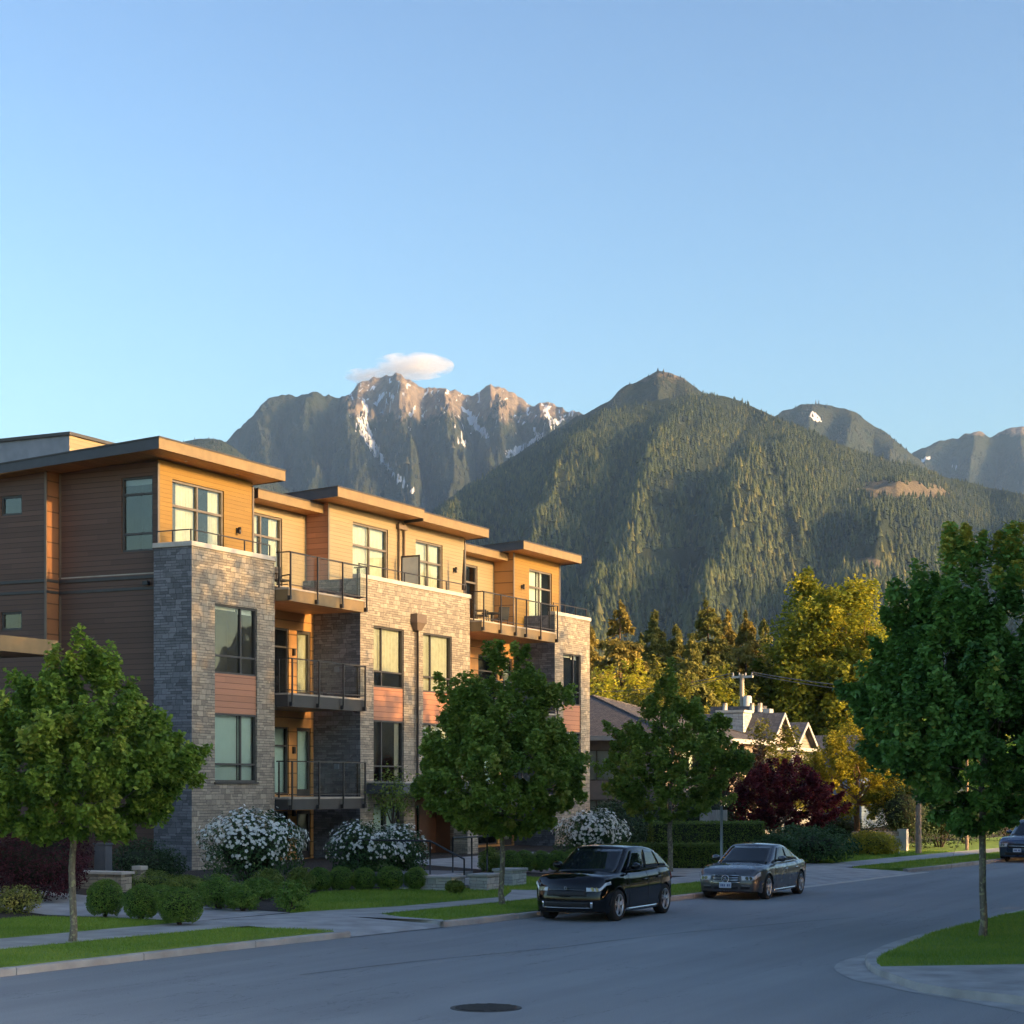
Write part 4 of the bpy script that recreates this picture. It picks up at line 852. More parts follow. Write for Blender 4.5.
mb = MB(); mb.box(65.5, 66.4, 34.3, 34.9, .3, 2.775); mb.build('entrance_pier', M['stone'], B)
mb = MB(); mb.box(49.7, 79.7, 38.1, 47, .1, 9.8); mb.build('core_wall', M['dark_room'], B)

# ================================================================== neighbour at the left edge
c0 = PD(57, 52); NB = thing('neighbouring_house', 'pale neighbouring house with wood fascia roof at the left edge', 'house', (c0[0], c0[1], .42))
zs_, zt_ = ZP(656, 52), ZP(641.5, 52)
mb = MB(); mb.box(c0[0] - 9, c0[0], c0[1], c0[1] + 14, zt_ - .05, zt_); rf = mb.build('roof', M['roofing'], NB)
mb = MB(); mb.box(c0[0] - 9, c0[0], c0[1] - .03, c0[1] - .002, zs_, zt_ + .02); mb.build('fascia', M['fascia'], rf)
mb = MB(); mb.box(c0[0] + .002, c0[0] + .03, c0[1] - .03, c0[1] + 14, zs_, zt_ + .02); mb.build('side_fascia', M['fascia_dark'], rf)
mb = MB(); mb.box(c0[0] - 9, c0[0], c0[1], c0[1] + 14, zs_ + .01, zs_ + .05); mb.build('soffit', M['trim_brown'], rf)
wy = c0[1] + 1.5; ws = c0[0] - .6
mb = MB(); wo = (ws - .95, ws - .3, .6, 3.2); wall_open(mb, front(wy), ws - 8, ws, .2, zs_, [(ws - 2.6, ws - 1.5, .9, 3.3)])
mb.poly([(ws, wy, .2), (ws, wy + 12, .2), (ws, wy + 12, zs_), (ws, wy, zs_)]); wl = mb.build('wall', M['stucco'], NB)
fn_ = lambda a, d: (ws - .0 - .004 + d - .1, a)
window(NB, front(wy), ws - 2.6, ws - 1.5, .9, 3.3, vbars=(.5,), inner='blind_white')
# ================================================================== plants
def leaf_quads(rs, C, L, wd, up=.5, out=None, droop=0.0):
    """pointed, folded leaves at centres C"""
    n = len(C); nr = rs.normal(size=(n, 3)); nr[:, 2] = np.abs(nr[:, 2]) + up
    if out is not None: nr += out * .9
    nr /= np.linalg.norm(nr, axis=1, keepdims=True)
    a = rs.normal(size=(n, 3)); a[:, 2] -= droop
    a -= (a * nr).sum(1, keepdims=True) * nr; a /= np.linalg.norm(a, axis=1, keepdims=True) + 1e-9
    b = np.cross(nr, a); l = (L * rs.uniform(.65, 1.3, n))[:, None] * .5; w_ = (wd * rs.uniform(.7, 1.25, n))[:, None] * .5
    fold = nr * w_ * rs.uniform(-.1, .55, n)[:, None]
    V = np.stack([C - a * l, C + b * w_ + fold - a * l * .15, C + a * l, C - b * w_ + fold - a * l * .15], 1).reshape(-1, 3)
    return V, np.arange(n * 4).reshape(n, 4)

def limb(mb, p0, p1, r0, r1, rs, n=5, sag=.12, sides=7):
    p0 = np.array(p0); p1 = np.array(p1); d = p1 - p0; L = np.linalg.norm(d); pts = []
    for i in range(n + 1):
        t = i / n; off = rs.normal(size=3) * L * .035 * math.sin(math.pi * t); off[2] += -sag * L * math.sin(math.pi * t) * .5
        pts.append(p0 + d * t + off)
    mb.tube([Vector(p) for p in pts], [r0 + (r1 - r0) * (i / n) ** .8 for i in range(n + 1)], sides); return pts

def broad_tree(name, label, loc, H, ch, prof, leafm, barkm, nclump, nleaf, L, seed, tr=.1, group=None, sx=1.0, lean=(0, 0), tone=(.5, .17), clump=.42, cat='tree', lobes=(), sun_tip=0, nlimb=16, inner=.35, sprig=1.5):
    """prof: [(height fraction of crown, radius)]; a trunk with limbs reaching into leaf clumps"""
    rs = np.random.RandomState(seed); t = thing(name, label, cat, loc, group)
    hs, rr = zip(*prof); cz0 = ch; cz1 = H
    # clump centres through the crown volume, more of them near its surface
    f = np.interp(rs.rand(nclump), np.linspace(0, 1, 60), np.interp(np.linspace(0, 1, 60), np.linspace(0, 1, 200), np.linspace(0, 1, 200)))
    wgt = np.interp(np.linspace(0, 1, 200), hs, rr) ** 1.6; cdf = np.cumsum(wgt); cdf /= cdf[-1]; f = np.interp(rs.rand(nclump), cdf, np.linspace(0, 1, 200))
    ang = rs.uniform(0, 2 * math.pi, nclump); R0 = np.interp(f, hs, rr)
    rough = 1 + .28 * (fbm(ang * 1.3 + seed, f * 5, seed, 3) - .5) * 2
    rad = R0 * rough * np.where(rs.rand(nclump) < inner, rs.rand(nclump) ** .6, rs.uniform(.72, 1.03, nclump))
    C = np.stack([rad * np.cos(ang) * sx + lean[0] * f, rad * np.sin(ang) + lean[1] * f, cz0 + (cz1 - cz0) * f], -1)
    for (a_, b_, c_, r_) in lobes:
        C = np.concatenate([C, np.array([a_, b_, c_]) + rs.normal(size=(6, 3)) * r_]); 
    nc = len(C); cr = clump * rs.uniform(.6, 1.35, nc) * (H / 6) ** .3
    which = rs.randint(0, nc, nleaf); dv_ = rs.normal(size=(nleaf, 3)); dv_ /= np.linalg.norm(dv_, axis=1, keepdims=True); off = dv_ * (rs.rand(nleaf) ** .45 * cr[which])[:, None] * np.array([1.0, 1.0, .72])
    axc = C - np.array([0, 0, cz0 + (cz1 - cz0) * .3]); axc /= np.linalg.norm(axc, axis=1, keepdims=True) + 1e-9; axc = axc * .6 + np.array([0, 0, .65]); tt_ = rs.rand(nleaf)
    off = off * (1 - .55 * tt_)[:, None] + axc[which] * (tt_ * cr[which] * sprig)[:, None]
    P = C[which] + off; ax = np.array([0, 0, cz0 + (cz1 - cz0) * .45]); out = P - ax; out /= np.linalg.norm(out, axis=1, keepdims=True) + 1e-9
    V, Fq = leaf_quads(rs, P, L, L * .72, up=.5, out=out * .4, droop=.5)
    ct = rs.normal(0, tone[1], nc); tn = np.clip(tone[0] + ct[which] + rs.normal(0, .12, nleaf), 0, 1)
    if sun_tip: tn = np.clip(tn + sun_tip * np.clip((P[:, 2] - cz0) / (cz1 - cz0) - .86, 0, 1) * 7, 0, 1)  # sunlight on the crown top, put into the leaf tone
    np_mesh('crown', V, Fq, leafm, t, tone=np.repeat(tn, 4))
    mb = MB(); o = Vector(loc)
    base = np.array([0, 0, -.05]); fork = np.array([lean[0] * .1, lean[1] * .1, ch + (H - ch) * .12]); topp = np.array([lean[0] * .8, lean[1] * .8, ch + (H - ch) * .82])
    mb.tube([base, (0.0, 0, .06), (rs.normal() * .02, rs.normal() * .02, .3), *[tuple(base + (fork - base) * q + np.array([rs.normal() * .018, rs.normal() * .018, 0])) for q in (.35, .6, .8)], tuple(fork)], [tr * 1.55, tr * 1.25, tr * 1.04, tr, tr * .96, tr * .92, tr * .85], 12, cap=False)
    limb(mb, fork, topp, tr * .84, tr * .16, rs, 7, 0, 8)
    pick = rs.permutation(nc)[:nlimb]
    for i in pick:
        q = rs.uniform(0, .7); p0 = fork + (topp - fork) * q * min(1, max(0, (C[i][2] - fork[2]) / (topp[2] - fork[2])))
        pts = limb(mb, p0, C[i], tr * .5 * (1 - .5 * q), tr * .07, rs, 5, .1, 6)
        for _ in range(2):
            j = rs.randint(0, nc); e = C[i] + (C[j] - C[i]) * .0 + rs.normal(size=3) * cr[i] * 1.2; limb(mb, pts[3], e, tr * .14, tr * .04, rs, 3, .05, 5)
    mb.build('trunk', barkm, t, uv=False, origin=(0, 0, 0)); return t

def conifer(name, label, loc, H, Rb, leafm, barkm, seed, n=6500, group=None, z0=.06, blade=.62):
    rs = np.random.RandomState(seed); t = thing(name, label, 'tree', loc, group)
    f = rs.rand(n) ** .72; nb = 46; br = rs.randint(0, nb * 3, n); ba = rs.uniform(0, 6.28, nb * 3); bf = np.sort(rs.rand(nb * 3) ** 1.0)
    h = bf[br]; rl = 1.5 * Rb * (1 - h) ** .85 * (1 + .35 * (rs.rand(nb * 3)[br] - .5)) + .05
    u = np.sqrt(rs.rand(n)); rad = rl * u; an = ba[br] + rs.normal(0, .16, n) / (u + .25)
    z = H * (z0 + (1 - z0) * h) - rad * .32 + .10 * rad ** 1.4 + rs.normal(0, .12, n) * H / 15
    P = np.stack([rad * np.cos(an), rad * np.sin(an), z], -1); out = np.stack([np.cos(an), np.sin(an), -.35 + 0 * an], -1)
    nrm = rs.normal(size=(n, 3)) * .7 + out * .55 + np.array([0, 0, .55]); nrm /= np.linalg.norm(nrm, axis=1, keepdims=True)
    a = out + rs.normal(0, .35, (n, 3)); a -= (a * nrm).sum(1, keepdims=True) * nrm; a /= np.linalg.norm(a, axis=1, keepdims=True); b = np.cross(nrm, a)
    l = (blade * (.42 + .7 * (1 - h)) * rs.uniform(.6, 1.3, n))[:, None]; w_ = l * .24
    V = np.stack([P - a * l * .5, P + b * w_, P + a * l * .6, P - b * w_], 1).reshape(-1, 3)
    tn = np.clip(.45 + rs.normal(0, .16, nb * 3)[br] + rs.normal(0, .1, n), 0, 1)
    np_mesh('crown', V, np.arange(n * 4).reshape(n, 4), leafm, t, tone=np.repeat(tn, 4))
    mb = MB(); mb.tube([(0, 0, -.1), (0, 0, H * .3), (0, 0, H * .97)], [H * .018, H * .013, .02], 8)
    for k in range(0, nb * 3, 3): q = bf[k]; r_ = Rb * (1 - q) ** .85 * .8; zz = H * (z0 + (1 - z0) * q); mb.tube([(0, 0, zz), (r_ * math.cos(ba[k]), r_ * math.sin(ba[k]), zz - r_ * .3)], [H * .004, .01], 4)
    mb.build('trunk', barkm, t, uv=False, origin=(0, 0, 0)); return t

def shrub(name, label, loc, rx, rz, leafm, seed, n=2600, L=.05, group=None, kind='ball', cat='shrub', flowers=0, fl=.06, ry=None, tone=.5, stems=True):
    rs = np.random.RandomState(seed); t = thing(name, label, cat, loc, group); ry = ry or rx
    d = rs.normal(size=(n, 3)); d /= np.linalg.norm(d, axis=1, keepdims=True); d[:, 2] = np.where(d[:, 2] < -.86, -d[:, 2], d[:, 2])
    az = np.arctan2(d[:, 1], d[:, 0])
    if kind == 'ball': amp, rr = .17, .80 + .2 * rs.rand(n) ** .5
    elif kind == 'loose': amp, rr = .34, .45 + .58 * rs.rand(n) ** .6
    else: amp, rr = .5, .25 + .85 * rs.rand(n)
    bump = 1 + amp * (fbm(az * 2.2 + seed, d[:, 2] * 2.5 + 9, seed, 3) - .5) * 2
    rr = rr * bump
    P = d * rr[:, None] * np.array([rx, ry, rz * .53]); P[:, 2] += rz * .5; P[:, 2] = np.maximum(P[:, 2], .02)
    V, Fq = leaf_quads(rs, P, L, L * .55, up=.35, out=d * 1.1)
    tn = np.clip(tone + (fbm(az * 3, d[:, 2] * 4, seed + 3, 3) - .5) * .7 + rs.normal(0, .14, n), 0, 1)
    np_mesh('foliage', V, Fq, leafm, t, tone=np.repeat(tn, 4))
    mb = MB()
    for k in range(9 if kind != 'ball' else 6):
        e = d[k] * np.array([rx, ry, rz * .5]) * .75; mb.tube([(e[0] * .1, e[1] * .1, -.03), (e[0] * .5, e[1] * .5, rz * .3), (e[0], e[1], abs(e[2]) + rz * .45)], [.02 + rx * .012, .015, .006], 5)
    mb.build('stem', M['bark_dark'], t, uv=False, origin=(0, 0, 0))
    if kind != 'spiky':  # solid dark core added so light doesn't show through the leaves
        q = MB(); k_ = .80 if kind == 'ball' else .58
        q.grid([[(rx * k_ * math.cos(f) * math.cos(a), ry * k_ * math.cos(f) * math.sin(a), max(-.02, rz * .5 + rz * .5 * k_ * math.sin(f))) for a in np.linspace(0, 2 * math.pi, 15)] for f in np.linspace(-1.57, 1.57, 9)]); q.build('dark_core', M['evergreen_core'], t, uv=False, origin=(0, 0, 0))
    if flowers:
        m = flowers; d2 = rs.normal(size=(m, 3)); d2 /= np.linalg.norm(d2, axis=1, keepdims=True); d2[:, 2] = np.where(d2[:, 2] < -.25, -d2[:, 2], d2[:, 2])
        # heads of bloom gather in sprays
        cen = d2[rs.randint(0, max(6, m // 5), m)]; d2 = cen + rs.normal(0, .16, (m, 3)); d2 /= np.linalg.norm(d2, axis=1, keepdims=True)
        az2 = np.arctan2(d2[:, 1], d2[:, 0]); b2 = 1 + amp * (fbm(az2 * 2.2 + seed, d2[:, 2] * 2.5 + 9, seed, 3) - .5) * 2
        c = d2 * (b2 * rs.uniform(.93, 1.06, m))[:, None] * np.array([rx, ry, rz * .53]); c[:, 2] += rz * .5; c[:, 2] = np.maximum(c[:, 2], .12)
        nrm = d2 + rs.normal(0, .25, (m, 3)); nrm /= np.linalg.norm(nrm, axis=1, keepdims=True); t1 = np.cross(nrm, rs.normal(size=(m, 3))); t1 /= np.linalg.norm(t1, axis=1, keepdims=True); t2 = np.cross(nrm, t1)
        Vs, tnf = [], []; sz = (fl * rs.uniform(.75, 1.3, m))[:, None]
        for k in range(5):
            a = k * 2 * math.pi / 5; dd = t1 * math.cos(a) + t2 * math.sin(a); ss_ = t2 * math.cos(a) - t1 * math.sin(a)
            Vs.append(np.stack([c, c + dd * sz * .6 + ss_ * sz * .42 + nrm * sz * .2, c + dd * sz * 1.05 + nrm * sz * .12, c + dd * sz * .6 - ss_ * sz * .42 + nrm * sz * .2], 1)); tnf.append(np.full((m, 4), .7) * np.array([.55, 1, 1, 1]))
        V = np.concatenate(Vs).reshape(-1, 3); np_mesh('blossoms', V, np.arange(len(V)).reshape(-1, 4), M['petal'], t, tone=np.concatenate(tnf).reshape(-1))
    return t

M['evergreen_core'] = plain('hedge_core', (.02, .028, .012), .95)
M['bark'] = bark_mat('bark_grey', (.17, .145, .11), (.30, .29, .17))
M['bark_brown'] = bark_mat('bark_brown', (.16, .10, .06))
M['bark_dark'] = bark_mat('bark_dark', (.06, .045, .035))
M['maple'] = leaf_mat('maple_leaf', [(0, (.07, .14, .022)), (.45, (.175, .29, .042)), (.8, (.29, .38, .06)), (1, (.44, .46, .09))])
M['linden'] = leaf_mat('street_tree_leaf', [(0, (.075, .14, .022)), (.5, (.19, .29, .044)), (.85, (.3, .37, .065)), (1, (.42, .43, .09))])
M['darkleaf'] = leaf_mat('dark_leaf', [(0, (.045, .125, .028)), (.5, (.125, .265, .05)), (.85, (.21, .37, .075)), (1, (.48, .44, .07))], .3)
M['yellow'] = leaf_mat('yellow_leaf', [(0, (.10, .14, .02)), (.4, (.26, .28, .03)), (.8, (.52, .46, .04)), (1, (.68, .54, .05))], .5)
M['gold'] = leaf_mat('gold_leaf', [(0, (.11, .14, .02)), (.4, (.29, .28, .03)), (.8, (.55, .46, .04)), (1, (.68, .52, .05))], .5)
M['olive'] = leaf_mat('olive_leaf', [(0, (.07, .09, .018)), (.5, (.17, .18, .03)), (1, (.38, .32, .05))], .4)
M['fir'] = leaf_mat('fir_needles', [(0, (.07, .085, .022)), (.5, (.19, .19, .045)), (1, (.36, .30, .07))], .35, .7)
M['cedarneedle'] = leaf_mat('cedar_needles', [(0, (.12, .11, .03)), (.5, (.3, .24, .055)), (1, (.48, .36, .08))], .35, .7)
M['evergreen'] = leaf_mat('evergreen_leaf', [(0, (.014, .034, .012)), (.5, (.036, .07, .022)), (1, (.08, .12, .04))], .2)
M['redtree'] = leaf_mat('red_tree_leaf', [(0, (.04, .008, .012)), (.5, (.12, .018, .026)), (1, (.26, .05, .05))], .4)
M['redleaf'] = leaf_mat('red_maple_leaf', [(0, (.022, .006, .01)), (.5, (.06, .013, .02)), (1, (.13, .028, .035))], .35)
M['rustleaf'] = leaf_mat('rust_leaf', [(0, (.04, .03, .015)), (.5, (.1, .055, .03)), (1, (.18, .09, .05))], .35)
M['box'] = leaf_mat('boxwood_leaf', [(0, (.055, .125, .02)), (.5, (.13, .24, .036)), (1, (.27, .37, .065))], .25)
M['boxolive'] = leaf_mat('privet_leaf', [(0, (.065, .115, .02)), (.5, (.17, .23, .04)), (1, (.34, .38, .075))], .25)
M['hedge'] = leaf_mat('hedge_leaf', [(0, (.05, .10, .016)), (.5, (.12, .19, .03)), (1, (.26, .32, .05))], .25)
M['rhodo'] = leaf_mat('rhododendron_leaf', [(0, (.02, .055, .016)), (.5, (.05, .11, .03)), (1, (.1, .17, .045))], .2)
M['variegated'] = leaf_mat('variegated_leaf', [(0, (.06, .09, .02)), (.5, (.22, .24, .05)), (1, (.48, .46, .13))], .3)
M['petal'] = leaf_mat('white_petal', [(0, (.6, .6, .3)), (.5, (.82, .82, .76)), (1, (.88, .88, .86))], .25)
M['grass'] = leaf_mat('grass_blade', [(0, (.13, .24, .028)), (.5, (.24, .36, .046)), (1, (.38, .42, .075))], .4)

def atpx(px, py, z=.14): p = G(px, py, z); return (p[0], p[1], z)
def atd(px, d, z=.16): p = PD(px, d); return (p[0], p[1], z)

# --- street trees
broad_tree('street_tree', 'broad young maple with grey trunk on the verge in front of the brown side wall', atpx(73, 942), 5.15, 1.95,
           [(0, .9), (.12, 1.75), (.35, 2.1), (.55, 1.75), (.75, 1.1), (.9, .55), (1, .15)], M['maple'], M['bark'], 400, 64000, .115, 101, .066, 'young street trees along the road',
           lobes=[(.3, 1.35, 4.45, .2), (.2, 1.15, 4.1, .22), (.1, -1.9, 3.4, .22), (-.1, -.55, 5.05, .16), (.2, .9, 4.2, .22), (0, -2.15, 3.1, .22), (0, -.75, 5.0, .2)], tone=(.5, .18), clump=.25)
broad_tree('street_tree', 'full rounded street tree on the verge in front of the bay with the entrance steps', atpx(502, 905), 5.9, 1.75,
           [(0, .8), (.15, 1.7), (.38, 1.98), (.6, 1.55), (.8, .85), (.93, .4), (1, .1)], M['linden'], M['bark'], 410, 64000, .115, 202, .065, 'young street trees along the road',
           lobes=[(0, .2, 5.9, .15), (.2, -1.3, 4.9, .2), (-.3, 1.2, 5.0, .2), (0, -.6, 5.7, .2)], tone=(.52, .16), clump=.25)
broad_tree('street_tree', 'looser street tree on the lawn between the clipped hedges and the parked cars', atd(670, 64.5), 6.2, 1.75,
           [(0, .9), (.15, 1.9), (.4, 2.35), (.6, 1.8), (.8, 1.0), (.93, .45), (1, .1)], M['linden'], M['bark'], 260, 40000, .13, 303, .085, 'young street trees along the road',
           lobes=[(0, .2, 6.1, .2), (.2, -1.5, 4.6, .25), (-.3, 1.6, 4.4, .25), (0, -2.2, 3.6, .25)], tone=(.5, .17), clump=.27)
broad_tree('street_tree', 'tall dark green tree with sun-tinted tip on the grass corner at the right', atpx(983, 936, .142), 7.3, 2.1,
           [(0, .5), (.1, 1.15), (.28, 1.95), (.5, 1.95), (.68, 1.55), (.82, 1.15), (.93, .65), (1, .2)], M['darkleaf'], M['bark'], 400, 100000, .125, 404, .07, 'young street trees along the road',
           lobes=[(0, 1.95, 5.3, .2), (0, 1.5, 6.0, .2), (.2, 1.2, 6.6, .2), (0, 2.25, 4.5, .18), (0, -1.9, 5.4, .2), (-.1, .45, 7.4, .12), (0, -.4, 7.45, .14), (0, 1.8, 4.6, .2)], tone=(.45, .17), clump=.28, sun_tip=.35)

# --- garden trees and background trees
broad_tree('garden_tree', 'small golden tree catching the sun beside the stone garden wall', atd(857, 90, .2), 5.3, 1.4, [(0, 1.4), (.2, 2.2), (.45, 2.4), (.7, 1.7), (.9, .9), (1, .2)], M['gold'], M['bark_brown'], 200, 24000, .15, 505, .15, 'garden trees', lobes=[(0, -2.5, 2.2, .3), (0, -2.9, 2.6, .3)], clump=.4)
broad_tree('garden_tree', 'wide dark red maple behind the grey sedan', atd(786, 82, .2), 3.7, 1.0, [(0, 1.7), (.25, 2.2), (.55, 2.1), (.8, 1.4), (1, .3)], M['redtree'], M['bark_brown'], 200, 24000, .13, 606, .09, 'garden trees', clump=.36, cat='tree')
broad_tree('garden_tree', 'rust brown leaved tree between the hip roof house and the red maple', atd(738, 86, .2), 4.6, 1.2, [(0, 1.1), (.3, 1.6), (.6, 1.4), (.85, .8), (1, .2)], M['rustleaf'], M['bark_brown'], 90, 7000, .15, 707, .09, 'garden trees')
broad_tree('garden_tree', 'yellow green tree in front of the two white gables', atd(779, 95, .2), 5.1, 1.4, [(0, 1.2), (.3, 2.1), (.6, 1.7), (.85, .9), (1, .2)], M['olive'], M['bark_brown'], 100, 8000, .16, 808, .1, 'garden trees', lobes=[(0, .9, 5, .25), (0, -.6, 4.9, .2)])
broad_tree('garden_tree', 'slim olive tree with a pointed top right of the blue house', atd(893, 104, .2), 6.4, 1.4, [(0, 1.2), (.3, 1.7), (.6, 1.2), (.85, .55), (1, .1)], M['olive'], M['bark_brown'], 80, 6500, .17, 818, .1, 'garden trees')
broad_tree('big_tree', 'huge golden yellow cottonwood rising over the gabled house', atd(834, 140, .2), 15.9, 2.5, [(0, 3.2), (.2, 4.8), (.45, 5.4), (.7, 4.6), (.88, 3.1), (1, .8)], M['yellow'], M['bark_brown'], 420, 90000, .34, 909, .32, 'tall trees behind the houses', clump=1.0, sprig=1.0, lobes=[(0, 1.8, 16.4, .5), (0, -2.0, 16, .5)], nlimb=26)
bgt = [('big_tree', 'olive broadleaf tree between the tall conifers over the hip roof', 665, 122, 9.6, 3.4, M['olive'], 12000, .26),
       ('big_tree', 'yellow green tree just right of the apartment building end', 598, 128, 10.2, 2.4, M['yellow'], 9000, .26),
       ('big_tree', 'dark green broad tree behind the chimney and wires', 775, 150, 12.5, 4.2, M['olive'], 12000, .32),
       ('big_tree', 'deep green tree behind the blue house', 880, 135, 10.5, 4.0, M['darkleaf'], 12000, .28),
       ('big_tree', 'deep green tree filling the far bend of the road', 950, 128, 9.5, 4.6, M['darkleaf'], 12000, .28),
       ('big_tree', 'dark broad tree at the far right beyond the parked blue car', 1030, 120, 9.8, 4.6, M['darkleaf'], 10000, .28),
       ('big_tree', 'dark green tree behind the hip roof ridge', 705, 132, 8.6, 3.8, M['evergreen'], 10000, .26),
       ('big_tree', 'golden green tree left of the dark firs, over the hip roof', 634, 130, 9.9, 2.6, M['yellow'], 14000, .26), ('big_tree', 'tall olive tree among the firs, left of the tallest one', 686, 136, 10.4, 2.6, M['olive'], 14000, .26), ('big_tree', 'golden olive tree just left of the utility pole', 722, 134, 10.0, 2.6, M['yellow'], 14000, .26), ('big_tree', 'olive tree between the utility pole and the cottonwood', 760, 138, 11.0, 2.8, M['olive'], 14000, .26)]
for i, (nm, lb, px, d, H, r_, lm, nl, L_) in enumerate(bgt):
    broad_tree(nm, lb, atd(px, d, .2), H, 1.2, [(0, r_ * .75), (.3, r_), (.6, r_ * .85), (.85, r_ * .5), (1, r_ * .12)], lm, M['bark_brown'], 130, nl, L_, 1000 + i, .22, 'tall trees behind the houses', clump=.7)
con = [('tall brown tinted fir second from the apartment building', 620, 138, 600, 3.6, 'cedarneedle'), ('slim fir behind the hip roof ridge', 655, 142, 612, 3.0, 'fir'),
       ('tallest pointed fir left of the utility pole', 708, 140, 599, 3.9, 'fir'), ('narrow bronze fir right beside the tallest one', 728, 150, 612, 3.0, 'cedarneedle'),
       ('golden fir directly behind the utility pole top', 746, 146, 614, 3.3, 'cedarneedle'), ('greyish fir between the pole and the cottonwood', 764, 160, 622, 3.2, 'fir'),
       ('short fir in the gap right of the slim one', 676, 150, 626, 3.0, 'fir'), ('bronze fir close against the end of the apartment building', 588, 150, 622, 3.4, 'cedarneedle'), ('low fir behind the olive broadleaf tree', 642, 160, 634, 3.2, 'fir'), ('dark fir in front of the tallest one', 692, 132, 640, 3.2, 'fir')]
for i, (lb, px, d, py, r_, lm) in enumerate(con):
    conifer('fir_tree', lb, atd(px, d, .2), ZP(py, d) - .2, r_, M[lm], M['bark_brown'], 2000 + i, 22000, 'firs behind the houses')
# trees past the right edge and down the side street; the photo shows the long shadows they throw
sh = []
for (s, L, zs) in ((46, 40, 9.6), (51, 36, 9.3), (57, 41, 7.6), (62, 38, 4.4), (67, 42, 4.8), (72, 37, 7.6), (77, 40, 8.4), (41, 38, 9.5), (54, 46, 8.8), (59.5, 45, 5.2), (64.5, 47, 3.6), (70, 46, 6.2), (75, 45, 7.8)):
    q = W(s, BY); sh.append((q.x + L * math.cos(R(SUN_B)), q.y + L * math.sin(R(SUN_B)), zs + L * math.tan(R(SUN_EL)), 4.4))
for (X, Y, L, H) in ((6, 60, 34, 13.0), (2, 42, 30, 12.5), (4, 34, 27, 8.6), (6, 26, 26, 8.0), (-6, 36, 33, 13.6), (14, 62, 32, 9.2), (10, 70, 34, 9.8), (-12, 44, 36, 14), (-11, 50, 36, 14.5), (-10, 36, 32, 13), (-2, 30, 28, 9.2), (-9, 27, 29, 9.0), (-4, 23, 25, 8.2)): sh.append((X + L * math.cos(R(SUN_B)), Y + L * math.sin(R(SUN_B)), H, 4.8))
for i, (X, Y, H, r_) in enumerate(sh):
    p = SF(X, Y); broad_tree('side_street_tree', 'large leafy tree out past the right edge, shading the street', (p[0], p[1], .1), H, 1.0, [(0, r_ * .8), (.25, r_), (.6, r_ * .9), (.85, r_ * .6), (1, r_ * .15)], M['darkleaf'], M['bark_brown'], 200, 13000, .5, 3000 + i, .3, 'trees past the right edge', clump=1.0)

# --- shrubs by the building
shrub('red_maple_shrub', 'mounded dark purple red shrub beside the trunk of the left street tree', (*PD(36, 46.5), .2), 1.5, 2.15, M['redleaf'], 41, 15000, .07, kind='loose', cat='shrub')
shrub('variegated_shrub', 'low yellow variegated shrub in front of the purple red mound', (*G(16, 914, .16), .16), .62, .62, M['variegated'], 42, 1800, .07, kind='loose')
FG = 'white flowering shrubs by the building'
shrub('flowering_shrub', 'large white flowering shrub against the stone corner tower', (*PD(252, 52.5), .3), 1.4, 2.0, M['rhodo'], 51, 6500, .09, FG, 'loose', flowers=900, fl=.047)
shrub('flowering_shrub', 'white flowering shrub below the lowest glass balcony, left of the other by the canopy', (*PD(362, 56), .3), 1.0, 1.65, M['rhodo'], 52, 5200, .09, FG, 'loose', flowers=400, fl=.045)
shrub('flowering_shrub', 'white flowering shrub directly before the entrance canopy', (*PD(398, 57), .3), .85, 1.5, M['rhodo'], 53, 4200, .09, FG, 'loose', flowers=330, fl=.045)
shrub('flowering_shrub', 'white flowering shrub behind the black car', (*PD(592, 70), .3), 1.3, 1.75, M['rhodo'], 54, 5200, .1, FG, 'loose', flowers=800, fl=.055)
BG = 'clipped boxwood balls'
balls = [(105, 916.5, 38, 36, 'boxwood ball nearest the left street tree trunk'), (141, 919, 37, 34, 'boxwood ball second from the left street tree trunk'), (163, 912, 34, 26, 'boxwood ball tucked behind the biggest one by the path'),
         (180, 924, 46, 36, 'biggest boxwood ball at the corner of the path and pavement'), (320, 891, 25, 23, 'boxwood ball right of the spiky shrub, first of the row under the balconies'), (341, 890.5, 27, 23, 'boxwood ball second in the row under the balconies'),
         (364, 890, 26, 22, 'boxwood ball third in the row under the balconies'), (390, 890, 28, 23, 'boxwood ball fourth in the row, below the flowering shrubs'), (416, 890, 24, 22, 'boxwood ball at the right end of the row, next to the steps'),
         (510, 873, 24, 22, 'boxwood ball just right of the middle street tree trunk'), (524, 872, 25, 21, 'boxwood ball second right of the middle street tree'), (541, 871.5, 22, 20, 'boxwood ball third right of the middle street tree'), (558, 871, 24, 20, 'boxwood ball beside the black car bonnet')]
proto = {}
for i, (px, py, wd, hg, lb) in enumerate(balls):
    z = .17; p = G(px, py, z); d = p[0] * UY + p[1] * UX; d = FPX * (CAMZ - z) / (py - HOR); r_ = wd / 2 * d / FPX
    k = i % 3
    if k not in proto: o = proto[k] = shrub('boxwood_ball', lb, (p[0], p[1], z), .5, .92, M['box'], 60 + k, 8500, .045, BG, 'ball')
    else: o = copy_tree(proto[k]); o['label'] = lb; o.location = W(p[0], p[1], z); o.rotation_euler = (0, 0, i * 1.3)
    o.scale = (r_ / .5, r_ / .5, hg * d / FPX / .92)
